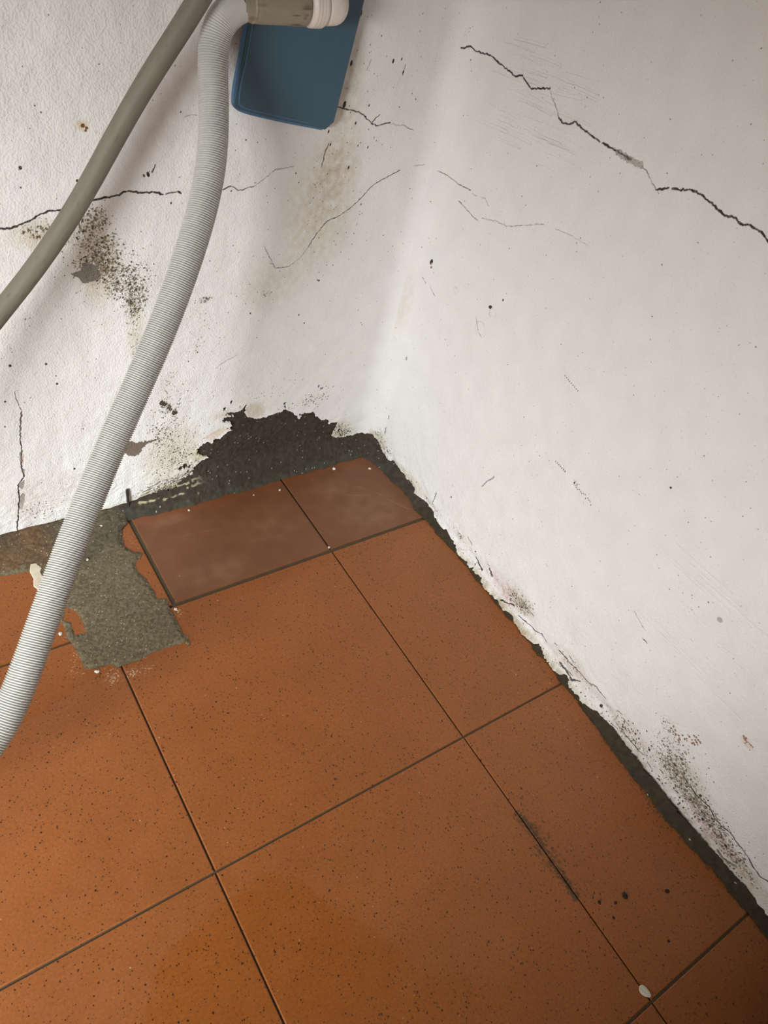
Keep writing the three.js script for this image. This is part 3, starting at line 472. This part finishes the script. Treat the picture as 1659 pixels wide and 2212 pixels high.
function tileGeometry(x0, x1, z0, z1, top) {                           // a tile with a worn, rounded edge
  const b = 0.0011, y0 = -0.0018, ring = [[0, y0], [0, top - b], [b * 0.3, top - b * 0.3], [b, top]], P3 = [], U2 = [], index = [];
  for (const [d, y] of ring) for (const [x, z] of [[x0 + d, z0 + d], [x1 - d, z0 + d], [x1 - d, z1 - d], [x0 + d, z1 - d]]) { P3.push(x, y, z); U2.push((x * 1000 - FU0) / (FU1 - FU0), (z * 1000 - FV0) / (FV1 - FV0)); }
  for (let k = 0; k < 3; k++) for (let i = 0; i < 4; i++) { const a = k * 4 + i, c = k * 4 + (i + 1) % 4; index.push(a, a + 4, c, c, a + 4, c + 4); }
  index.push(12, 15, 13, 13, 15, 14);
  let g = new THREE.BufferGeometry();
  g.setAttribute('position', new THREE.Float32BufferAttribute(P3, 3)); g.setAttribute('uv', new THREE.Float32BufferAttribute(U2, 2)); g.setIndex(index);
  g = g.toNonIndexed(); g.computeVertexNormals();
  return g;
}
function tile(x0, x1, z0, z1, top = 0, label) { const m = mesh(partName(floor, 'tile'), tileGeometry(x0, x1, z0, z1, top), tileMat, floor, label); return m; }
const J = 0.001;                                                      // half a joint
tile(-0.2145, -0.0013, -0.165, -0.0026, 0.0004, 'smooth brown tile without speckles, the longer of two');
tile(0.0013, 0.1615, -0.165, -0.0026, 0.0004, 'smooth brown tile without speckles in the corner');
tile(-0.3 + J, -0.2192, -0.165, -0.0016, -0.0002);
for (let c = -8; c <= 0; c++) for (let r = -1; r <= 4; r++) {
  if (r === -1 && c >= -1) continue;
  const x0 = c * 0.3 + 0.00075 + (rnd() - 0.5) * 0.0006, x1 = c === 0 ? XR - 0.004 : (c + 1) * 0.3 - 0.00075 + (rnd() - 0.5) * 0.0006, z0 = r === -1 ? -0.165 : r * 0.3 + J + (r === 0 ? 0.0006 : 0), z1 = (r + 1) * 0.3 - J - (r === 1 ? 0.002 : 0);
  tile(x0, x1, z0 - (r === 2 ? 0.002 : 0), z1, (rnd() - 0.5) * 0.0005);
}
// cement patch over the broken tile and the strip of rubble along the wall
const patchEdge = [-2250, -175, -2250, -120, -1500, -114, -900, -118, -620, -112, -500, -118, -430, -114, -380, -120, -366, -116, -351, -114, -338, -103, -338, -74, -341, -39, -339, -23, -340, -7, -337, 5, -335, 26, -335, 41, -328, 44, -309, 46, -306, 52, -301, 53, -280, 54, -257, 52, -227, 53, -225, 60, -222, 58, -223, 51, -219, 49, -224, 45, -224, 28, -224, 8, -224, -4, -220, -9, -225, -15, -232, -18, -231, -25, -233, -39, -234, -52, -238, -67, -236, -78, -231, -83, -221, -90, -232, -96, -238, -108, -237, -123, -232, -137, -221, -145, -219, -175];
const fragment = [-330, -48, -320, -38, -320, -5, -331, -6, -327, -23, -334, -31];
function signedDistance(poly, u, v) {
  let best = 1e9, inn = false;
  for (let i = 0, n = poly.length; i < n; i += 2) {
    const ax = poly[i], ay = poly[i + 1], bx = poly[(i + 2) % n], by = poly[(i + 3) % n], dx = bx - ax, dy = by - ay, t = clamp(((u - ax) * dx + (v - ay) * dy) / (dx * dx + dy * dy || 1), 0, 1);
    best = Math.min(best, (u - ax - dx * t) ** 2 + (v - ay - dy * t) ** 2);
    if ((ay > v) !== (by > v) && u < ax + dx * (v - ay) / dy) inn = !inn;
  }
  return Math.sqrt(best) * (inn ? 1 : -1);
}
{
  const xs = [...steps(-2.25, -0.62, 0.008), ...steps(-0.62, -0.39, 0.002), ...steps(-0.39, -0.21, 0.0008), -0.21], zs = [...steps(-0.174, 0.066, 0.0009), 0.066], nc = xs.length, nr = zs.length, pos = new Float32Array(nc * nr * 3), nor = new Float32Array(nc * nr * 3), f = new Float32Array(nc * nr);
  // rows run from front to back so that the surface faces up
  for (let j = 0; j < nr; j++) for (let i = 0; i < nc; i++) {
    const x = xs[i], z = zs[nr - 1 - j], k = j * nc + i, u = x * 1000, v = z * 1000;
    let d = signedDistance(patchEdge, u, v) + gn(u / 3, v / 3) * 1.3 + gn(u / 1.3, v / 1.3) * 0.6;
    d = Math.min(d, -signedDistance(fragment, u, v) + gn(u / 2, v / 2 + 8) * 3.1);
    f[k] = d;
    const up = sstep(-0.125, -0.172, z) * table(x, -0.6, 0.010, -0.36, 0.010, -0.25, 0.006, -0.21, 0.004);
    const y = 0.0003 + Math.min(1, Math.max(0, d) / 4) * 0.0014 + up + 0.0006 * g3(x * 45, 1, z * 45) + 0.0002 * g3(x * 200, 4, z * 200) + 0.00022 * g3(x * 600, 7, z * 600) + sstep(-0.11, -0.13, z) * 0.0014 * Math.abs(g3(x * 90, 2, z * 130));
    pos.set([x, y, z], k * 3);
  }
  gridNormals(pos, nor, nc, nr);
  const color = (k, p) => {
    const [x, , z] = p, n = 0.5 + 0.5 * g3(x * 420, 3, z * 420), m = 0.5 + 0.5 * g3(x * 30, 5, z * 30), damp = sstep(-0.006, 0.006, -0.112 + 0.03 * g3(x * 35, 8, z * 35) + 0.01 * g3(x * 170, 8, z * 170) - z), rust = sstep(-0.3, -0.33, x) * damp * (0.3 + 0.7 * m);
    let c = [82 + n * 34 + m * 10, 72 + n * 32 + m * 10, 53 + n * 27 + m * 8];
    c = c.map((v) => v * (1 - damp * 0.16)); c = [c[0] + rust * 16, c[1] - rust * 2, c[2] - rust * 8];
    if (rnd() > 0.996) c = [206, 198, 180]; else if (rnd() > 0.985) c = [40, 36, 28];
    return lin(...c);
  };
  mesh('cement_patch', cutGrid({ pos, nor, nc, f, i0: 0, i1: nc - 1, j0: 0, j1: nr - 1, uv: (p) => [p[0] * 12, p[2] * 12], color, rim: 1, down: (p) => [p[0], -0.0006, p[2]] }), std({ vertexColors: true, roughness: 0.92, bumpMap: sandBump, bumpScale: 0.0007 }), floor, 'rough grey cement patch over a broken tile');
}

// ---------------------------------------------------------------- the rest of the room, outside the picture
const shell = std({ color: new THREE.Color('#4f4a42'), roughness: 0.85 });
const wallLeft = structure('wall_left');
mesh('plaster', mergeGeometries([box(WIN.x - 0.12, WIN.x, -0.1, WIN.y0, ZB - 0.02, 3.1), box(WIN.x - 0.12, WIN.x, WIN.y1, 2.35, ZB - 0.02, 3.1), box(WIN.x - 0.12, WIN.x, WIN.y0, WIN.y1, ZB - 0.02, WIN.z0), box(WIN.x - 0.12, WIN.x, WIN.y0, WIN.y1, WIN.z1, 3.1)]), shell, wallLeft);
const wallFront = structure('wall_front'); mesh('plaster', box(WIN.x - 0.12, XR + 0.14, -0.1, 2.35, 3.0, 3.12), shell, wallFront);
const ceiling = structure('ceiling'); mesh('plaster', box(WIN.x - 0.12, XR + 0.14, 2.3, 2.42, ZB - 0.14, 3.1), shell, ceiling);
const win = structure('window_1');
{
  const f = 0.05, m = std({ color: new THREE.Color('#d9d6cf'), roughness: 0.5 });
  mesh('frame', mergeGeometries([box(WIN.x - 0.11, WIN.x - 0.05, WIN.y0, WIN.y0 + f, WIN.z0, WIN.z1), box(WIN.x - 0.11, WIN.x - 0.05, WIN.y1 - f, WIN.y1, WIN.z0, WIN.z1), box(WIN.x - 0.11, WIN.x - 0.05, WIN.y0 + f, WIN.y1 - f, WIN.z0, WIN.z0 + f), box(WIN.x - 0.11, WIN.x - 0.05, WIN.y0 + f, WIN.y1 - f, WIN.z1 - f, WIN.z1)]), m, win);
}

// unseen worktop with a sink: takes the drain, its reach shaped to shade the walls
{
  const top = thing('worktop', 'unseen pale stone worktop with a sink above the damp corner, over the hoses', 'worktop', [0, 0.764, 0]);
  const stone = std({ color: new THREE.Color('#857c70'), roughness: 0.6 });
  mesh('slab', box(-1.5, XR - 0.006, 0.005, 0.04, ZB + 0.006, 0.585), stone, top);
  mesh('basin', new RoundedBoxGeometry(0.4, 0.05, 0.32, 4, 0.02).translate(-0.2, 0.022, 0.08), stone, top);
}

// tall block added out of view to keep window light off the near right wall
{
  const w = thing('added_shade_block', 'added narrow white block out of view that shades the near right wall', 'added_shade_block', [-0.85, 0, 1.13]);
  const enamel = std({ color: new THREE.Color('#c9c9c6'), roughness: 0.4 }), dark = std({ color: new THREE.Color('#3a3c40'), roughness: 0.4 });
  mesh('cabinet', new RoundedBoxGeometry(0.5, 1.52, 0.56, 3, 0.012).translate(0, 0.78, 0.02), enamel, w);
  for (const [x, z] of [[-0.2, -0.2], [0.2, -0.2], [-0.2, 0.24], [0.2, 0.24]]) mesh(partName(w, 'foot'), new THREE.CylinderGeometry(0.02, 0.024, 0.025, 20).translate(x, 0.0125, z), dark, w);
  const d = mesh('door', new RoundedBoxGeometry(0.5, 1.48, 0.05, 3, 0.012).translate(0, 0.79, -0.285), enamel, w);
  mesh('handle', new RoundedBoxGeometry(0.02, 0.24, 0.025, 2, 0.006).translate(-0.2, 0.9, -0.32), dark, d);
}

// low dark block added behind the camera to keep light off the near floor
{
  const c = thing('added_dark_block', 'added low dark wooden block out of view that shades the near floor', 'added_dark_block', [-0.15, 0, 0.96]);
  const wood = std({ color: new THREE.Color('#33281f'), roughness: 0.7 });
  mesh('carcass', box(-0.29, 0.295, 0.06, 0.72, -0.22, 0.22), wood, c);
  mesh('plinth', box(-0.27, 0.275, 0, 0.06, -0.2, 0.2), wood, c);
  for (const s of [0, 1]) { const d = mesh(s ? 'door_001' : 'door', new RoundedBoxGeometry(0.285, 0.62, 0.016, 2, 0.003).translate(-0.144 + s * 0.292, 0.39, -0.229), wood, c); mesh('handle', box(-0.03 + s * 0.05, -0.018 + s * 0.05, 0.42, 0.52, -0.255, -0.237), std({ color: new THREE.Color('#8a8a86'), roughness: 0.4, metalness: 1 }), d); }
}

// ---------------------------------------------------------------- hoses
function sweep(points, radius, { radial = 40, samples = 400, from = 0, to = 1, caps = true } = {}) {  // a tube along a curve; radius(t, length) in metres
  for (let s = 0; s < 3; s++) points = points.map((p, i) => (i === 0 || i === points.length - 1 ? p : p.map((v, q) => v / 2 + (points[i - 1][q] + points[i + 1][q]) / 4)));
  const curve = new THREE.CatmullRomCurve3(points.map((p) => new THREE.Vector3(...p)), false, 'centripetal');
  curve.arcLengthDivisions = 1200;
  const L = curve.getLength(), P3 = [], U2 = [], index = [], T = new THREE.Vector3(), N = new THREE.Vector3(0, 0, 1), Bv = new THREE.Vector3(), C = new THREE.Vector3();
  for (let i = 0; i <= samples; i++) {
    const t = from + (to - from) * i / samples;
    curve.getPointAt(t, C); curve.getTangentAt(t, T);
    N.addScaledVector(T, -N.dot(T)).normalize(); Bv.crossVectors(T, N);
    const r = radius(t, L);
    for (let k = 0; k <= radial; k++) { const a = k / radial * Math.PI * 2, c = Math.cos(a) * r, s = Math.sin(a) * r; P3.push(C.x + N.x * c + Bv.x * s, C.y + N.y * c + Bv.y * s, C.z + N.z * c + Bv.z * s); U2.push(k / radial * 0.08, t * L); }
  }
  for (let i = 0; i < samples; i++) for (let k = 0; k < radial; k++) { const a = i * (radial + 1) + k, b = a + radial + 1; index.push(a, a + 1, b, b, a + 1, b + 1); }
  if (caps) for (const e of [0, samples]) { const o = P3.length / 3, q = e * (radial + 1); curve.getPointAt(from + (to - from) * e / samples, C); P3.push(C.x, C.y, C.z); U2.push(0, 0); for (let k = 0; k < radial; k++) e ? index.push(o, q + k, q + k + 1) : index.push(o, q + k + 1, q + k); }
  const g = new THREE.BufferGeometry();
  g.setAttribute('position', new THREE.Float32BufferAttribute(P3, 3)); g.setAttribute('uv', new THREE.Float32BufferAttribute(U2, 2)); g.setIndex(index); g.computeVertexNormals();
  return g;
}
function grimeTexture(base, spots, strength = 1, n = 512) {                          // uv in metres: 0.08 round, 0.5 along
  const s = new Sheet(0, n, 0, n, n, n), out = new Uint8Array(n * n * 4);
  for (let i = 0; i < spots; i++) s.blob(rnd() * n, rnd() * n, 4 + rnd() * 15, 2 + rnd() * 5, '74,60,46', (0.3 + rnd() * 0.5) * strength);
  const px = s.pixels();
  for (let r = 0; r < n; r++) for (let c = 0; c < n; c++) { const o = (r * n + c) * 4, m = gn(c / 50, r / 22) * 8 + gn(c / 12 + 5, r / 6) * 4, a = px[o + 3] / 255; for (let q = 0; q < 3; q++) out[o + q] = clamp((base[q] + m * (1.1 - q * 0.15)) * (1 - a) + px[o + q] * a, 0, 255); out[o + 3] = 255; }
  const t = dataTexture(out, n, n, true); t.repeat.set(1 / 0.08, 2);
  return t;
}
const drain = thing('drain_hose', 'ribbed grey corrugated hose hanging from the white fitting, curving across the floor patch', 'hose');
const drainPath = [[-0.107, 0.5863, -0.133], [-0.116, 0.5835, -0.1335], [-0.125, 0.5765, -0.1335], [-0.1305, 0.567, -0.132], [-0.1335, 0.557, -0.1295], [-0.136, 0.543, -0.122], [-0.139, 0.526, -0.11], [-0.143, 0.506, -0.096], [-0.15, 0.489, -0.083], [-0.157, 0.475, -0.072], [-0.166, 0.461, -0.063], [-0.174, 0.447, -0.053], [-0.186, 0.43, -0.042], [-0.199, 0.412, -0.031], [-0.212, 0.393, -0.02], [-0.226, 0.375, -0.01], [-0.241, 0.358, 0.002], [-0.256, 0.341, 0.012], [-0.272, 0.323, 0.024], [-0.287, 0.306, 0.035], [-0.302, 0.291, 0.048], [-0.317, 0.277, 0.062], [-0.331, 0.264, 0.077], [-0.346, 0.252, 0.092], [-0.368, 0.232, 0.116], [-0.389, 0.214, 0.141], [-0.397, 0.207, 0.149], [-0.411, 0.194, 0.164], [-0.428, 0.179, 0.181], [-0.442, 0.167, 0.193], [-0.485, 0.148, 0.212], [-0.55, 0.136, 0.212], [-0.65, 0.1, 0.19], [-0.76, 0.05, 0.15], [-0.86, 0.017, 0.13], [-0.94, 0.0138, 0.13], [-1.08, 0.0138, 0.15]];
const PITCH = 0.0019;
const ribbed = sweep(drainPath, (t, L) => {
  const d = t * L, q = (d / PITCH) % 1, groove = sstep(0.24, 0.42, q) * sstep(1.0, 0.82, q), k = sstep(0.012, 0.05, d);
  return 0.01255 - 0.0012 * k * (1 - groove) - 0.0003 * k * groove * Math.abs(q - 0.64) * 3;
}, { radial: 30, samples: 4600 });
mesh('corrugated_tube', ribbed, std({ map: grimeTexture([194, 192, 186], 0), roughness: 0.5 }), drain);
const cuffAxis = [[-0.109, 0.5862, -0.133], [-0.054, 0.5892, -0.133], [-0.05, 0.58945, -0.133]];
mesh('cuff', sweep(cuffAxis, (t, L) => { const d = t * L; return table(d, 0, 0.0126, 0.0085, 0.0129, 0.0095, 0.0138, 0.0115, 0.0136, 0.013, 0.014, 0.035, 0.0152, 0.054, 0.0165, 0.0575, 0.0165, 0.0585, 0.0158); }, { samples: 120 }), std({ map: grimeTexture([150, 140, 120], 260), roughness: 0.6 }), drain, 'smooth dirty grey cuff with brown spots');
const fitting = thing('pipe_fitting', 'white plastic drain elbow with a threaded collar joined to the grey cuff', 'pipe');
{
  const white = std({ color: new THREE.Color('#e4dad2'), roughness: 0.42 });
  const dir = new THREE.Vector3(0.0983, 0.0053, 0).normalize(), q = new THREE.Quaternion().setFromUnitVectors(new THREE.Vector3(0, 1, 0), dir), at = new THREE.Vector3(-0.05, 0.58945, -0.133);
  const lathe = (pts) => new THREE.LatheGeometry(pts.map(([r, d]) => new THREE.Vector2(r, d)), 64).applyQuaternion(q).translate(at.x, at.y, at.z);
  mesh('collar', lathe([[0.0, -0.0015], [0.01512, -0.0015], [0.01548, -0.001], [0.01548, 0.0004], [0.01494, 0.0014], [0.01584, 0.003], [0.01764, 0.0042], [0.01773, 0.0058], [0.01746, 0.0061], [0.01746, 0.0066], [0.01786, 0.0069], [0.01786, 0.0085], [0.01755, 0.0088], [0.01755, 0.0093], [0.01800, 0.0096], [0.01800, 0.0118], [0.01773, 0.0121], [0.01773, 0.0126], [0.01809, 0.0129], [0.01809, 0.0146], [0.01692, 0.0168], [0.01530, 0.0172], [0, 0.0172]]), white, fitting);
  const e = [[0.0, 0.015], [0.0162, 0.015], [0.0165, 0.022]], R = 0.0165, L = 0.0395, c = 0.012;
  for (let i = 0; i <= 14; i++) { const a = i / 14 * Math.PI / 2; e.push([R - c + c * Math.cos(a), L - c + c * Math.sin(a)]); }
  e.push([0, L]);
  const up = new THREE.CylinderGeometry(R, R, 0.15, 64).translate(at.x + L - R, 0.592 + 0.075, at.z);
  mesh('elbow', mergeGeometries([lathe(e), up]), white, fitting);
}
const supply = thing('supply_hose', 'smooth taupe grey hose hanging in front of the upper left wall', 'hose');
const supplyPath = [[-0.072, 0.755, -0.13], [-0.08, 0.72, -0.126], [-0.1, 0.668, -0.1235], [-0.129, 0.616, -0.1235], [-0.147, 0.589, -0.1245], [-0.158, 0.573, -0.126], [-0.17, 0.557, -0.127], [-0.181, 0.538, -0.13], [-0.192, 0.523, -0.133], [-0.208, 0.494, -0.135], [-0.223, 0.472, -0.134], [-0.238, 0.449, -0.132], [-0.248, 0.434, -0.131], [-0.261, 0.417, -0.13], [-0.28, 0.396, -0.125], [-0.3, 0.374, -0.12], [-0.322, 0.352, -0.117], [-0.342, 0.335, -0.116], [-0.4, 0.292, -0.09], [-0.5, 0.215, -0.03], [-0.6, 0.13, 0.03], [-0.7, 0.05, 0.05], [-0.8, 0.0105, 0.03], [-0.92, 0.0105, 0.0]];
mesh('tube', sweep(supplyPath, () => 0.0085, { samples: 420 }), std({ map: grimeTexture([122, 115, 101], 110, 0.45), roughness: 0.62 }), supply);

// ---------------------------------------------------------------- blue panel
{
  const blue = thing('plastic_panel', 'flat dark blue plastic panel with rounded corners hanging tilted on the wall', 'panel', [-0.0465, 0.489, -0.1645]);
  blue.rotation.z = -0.128;
  const w = 0.0525, h = 0.2, s = new THREE.Shape(), r = 0.008;
  s.moveTo(-w + r, 0.0); s.lineTo(w - 0.001, -0.0072); s.lineTo(w + 0.0072, 0.0012); s.lineTo(w + 0.0085, h); s.lineTo(-w + 0.002, h); s.lineTo(-w, r); s.quadraticCurveTo(-w, 0, -w + r, 0);
  const g = new THREE.ExtrudeGeometry(s, { depth: 0.0025, bevelEnabled: true, bevelSize: 0.0022, bevelThickness: 0.0022, bevelSegments: 3, bevelOffset: -0.0022, curveSegments: 8 }).translate(0, 0, 0.0022);
  const m = std({ color: new THREE.Color().setRGB(0.043, 0.1, 0.148), roughness: 0.45 });
  mesh('plate', g, m, blue);
  const bead = (pts, rad) => new THREE.TubeGeometry(new THREE.CatmullRomCurve3(pts.map((p) => new THREE.Vector3(...p)), false, 'centripetal'), 60, rad, 8);
  const lip = std({ color: new THREE.Color().setRGB(0.07, 0.17, 0.31), roughness: 0.4 });  // plate blue made lighter: light caught along the edges is put into the colour
  mesh('lip', bead([[-w + 0.003, h, 0.004], [-w + 0.001, 0.05, 0.004], [-w + 0.001, 0.009, 0.004], [-w + 0.0035, 0.0035, 0.004], [-w + 0.009, 0.001, 0.004], [-0.01, -0.0028, 0.0038], [w - 0.004, -0.0062, 0.0034]], 0.0024), lip, blue, 'rolled edge, its blue lightened to paint the light it catches');
  mesh('rim', bead([[-w + 0.0062, h - 0.004, 0.0068], [-w + 0.0052, 0.05, 0.0068], [-w + 0.0048, 0.011, 0.0068], [-w + 0.007, 0.0052, 0.0066], [-0.02, 0.0014, 0.0064], [w - 0.012, -0.0032, 0.006]], 0.0009), lip, blue);
}

// ---------------------------------------------------------------- small things on the floor
function pebble(r, squash, k, n = 2) {                                 // a broken grain
  const g = new THREE.IcosahedronGeometry(r, n), p = g.attributes.position, v = new THREE.Vector3();
  for (let i = 0; i < p.count; i++) { v.fromBufferAttribute(p, i).normalize(); const d = r * (1 + 0.38 * g3(v.x * 1.7 + k * 3.1, v.y * 1.7, v.z * 1.7 + k)); p.setXYZ(i, v.x * d, Math.max(-0.25 * r, v.y * d * squash), v.z * d * 0.85); }
  g.computeVertexNormals();
  return g.translate(0, 0.25 * r, 0);
}
const chalk = std({ color: new THREE.Color('#d8d0c4'), roughness: 0.9 }), soot = std({ color: new THREE.Color('#231c16'), roughness: 0.95 });
const grain = (name, label, cat, x, z, r, m, k, y = 0, squash = 0.7, group) => { const o = mesh(name, pebble(r, squash, k), m); o.position.set(x, y, z); o.rotation.y = k * 1.7; o.userData = { label, category: cat }; if (group) o.userData.group = group; return o; };
const PC = 'plaster_crumb', G1 = 'white plaster crumbs on the smooth brown tiles';
grain(PC, 'white plaster crumb at the left end of the longer brown tile', 'crumb', -0.142, -0.137, 0.0016, chalk, 1, 0.0004, 0.7, G1);
grain(PC, 'white plaster crumb just left of the joint between the brown tiles', 'crumb', -0.012, -0.126, 0.0017, chalk, 2, 0.0004, 0.7, G1);
grain(PC, 'tiny white plaster crumb near the middle of the longer brown tile', 'crumb', -0.05, -0.131, 0.001, chalk, 3, 0.0004, 0.7, G1);
grain(PC, 'largest white plaster crumb on the corner brown tile by the mortar', 'crumb', 0.083, -0.136, 0.0023, chalk, 4, 0.0004, 0.9, G1);
grain(PC, 'white plaster crumb at the right rear of the corner brown tile', 'crumb', 0.134, -0.117, 0.0019, chalk, 5, 0.0004, 0.7, G1);
grain(PC, 'white plaster crumb in the joint at the meeting of four tiles', 'crumb', -0.0005, -0.006, 0.0017, chalk, 6, 0, 0.8);
grain(PC, 'white plaster crumb on cement close under the wall, beside the ribbed hose', 'crumb', -0.2535, -0.148, 0.0024, chalk, 7, 0.0035, 0.8);
grain(PC, 'white plaster crumb in the middle of the upper cement patch', 'crumb', -0.285, -0.104, 0.0016, chalk, 8, 0.0018, 0.8);
grain(PC, 'white plaster crumb on the orange tile sliver at the cement edge', 'crumb', -0.2185, 0.006, 0.0022, chalk, 9, 0.0, 0.5);
grain(PC, 'white plaster crumb at the lower left edge of the cement patch', 'crumb', -0.344, -0.014, 0.0022, chalk, 10, 0.0, 0.6);
grain(PC, 'flat white plaster crumb under the lowest corner of the cement patch', 'crumb', -0.325, 0.049, 0.0024, chalk, 11, 0.0, 0.45);
const DC = 'dirt_crumb';
grain(DC, 'largest black dirt crumb on the orange tile beside the right wall', 'crumb', 0.046, 0.518, 0.0031, soot, 21, 0, 0.5);
grain(DC, 'black dirt crumb nearest the right wall on the orange tile', 'crumb', 0.09, 0.538, 0.0022, soot, 22, 0, 0.5);
grain(DC, 'black dirt crumb nearest the mouldy joint in the orange tiles', 'crumb', 0.017, 0.509, 0.0019, soot, 23, 0, 0.4);
grain(DC, 'small black dirt crumb just left of the largest one', 'crumb', 0.032, 0.518, 0.0017, soot, 24, 0, 0.4);
grain(DC, 'faint black dirt crumb below the others, closer to the white flake', 'crumb', 0.02, 0.527, 0.0015, soot, 25, 0, 0.4);
grain(DC, 'lone black dirt crumb between the crumbs and the front joint', 'crumb', 0.055, 0.571, 0.0015, soot, 26, 0, 0.5);
{
  const s = new THREE.SphereGeometry(1, 28, 16), p = s.attributes.position;
  for (let i = 0; i < p.count; i++) { const x = p.getX(i), y = p.getY(i), z = p.getZ(i), w = 1 - 0.25 * z; p.setXYZ(i, x * 0.0042 * w, Math.max(-0.3, y) * 0.0011 + 0.0008 * z * z - (Math.abs(x) < 0.2 && y > 0 ? 0.0003 : 0), z * 0.0062); }
  s.computeVertexNormals();
  const o = mesh('white_flake', s, std({ color: new THREE.Color('#cfc6b4'), roughness: 0.8 }));
  o.position.set(0.0002, 0.0006, 0.5885); o.rotation.y = 0.3; o.userData = { label: 'small oval white flake lying on the joint of the orange floor tiles', category: 'flake' };
}
{
  const s = new THREE.Shape([-347, 82, -350, 90, -347, 101, -348, 112, -344, 128, -340, 121, -337, 113, -340, 108, -339, 98, -344, 92].reduce((a, v, i, l) => (i % 2 ? a : [...a, new THREE.Vector2(v / 1000, l[i + 1] / 1000)]), []));
  const g = new THREE.ExtrudeGeometry(s, { depth: 0.0006, bevelEnabled: true, bevelSize: 0.0012, bevelThickness: 0.0006, bevelSegments: 2 }).rotateX(-Math.PI / 2);
  const o = mesh('plaster_lump', g, std({ color: new THREE.Color('#cfc4ae'), roughness: 0.95, bumpMap: sandBump, bumpScale: 0.0015 }));
  o.position.y = 0.0006; o.userData = { label: 'white plaster lump on the floor left of the ribbed hose', category: 'plaster' };
}
{
  const g = new THREE.LatheGeometry([[0, 0], [0.0017, 0.0005], [0.0017, 0.02], [0.0019, 0.027], [0.0017, 0.031], [0.0009, 0.0327], [0, 0.033]].map(([a, b]) => new THREE.Vector2(a, b)), 16);
  const o = mesh('peg', g, std({ color: new THREE.Color('#2e2922'), roughness: 0.9 }));
  o.position.set(-0.212, 0.0035, -0.1665); o.rotation.x = -0.06; o.userData = { label: 'thin dark upright peg against the wall above the brown tile corner', category: 'peg' };
}
renderer.render(scene, camera);
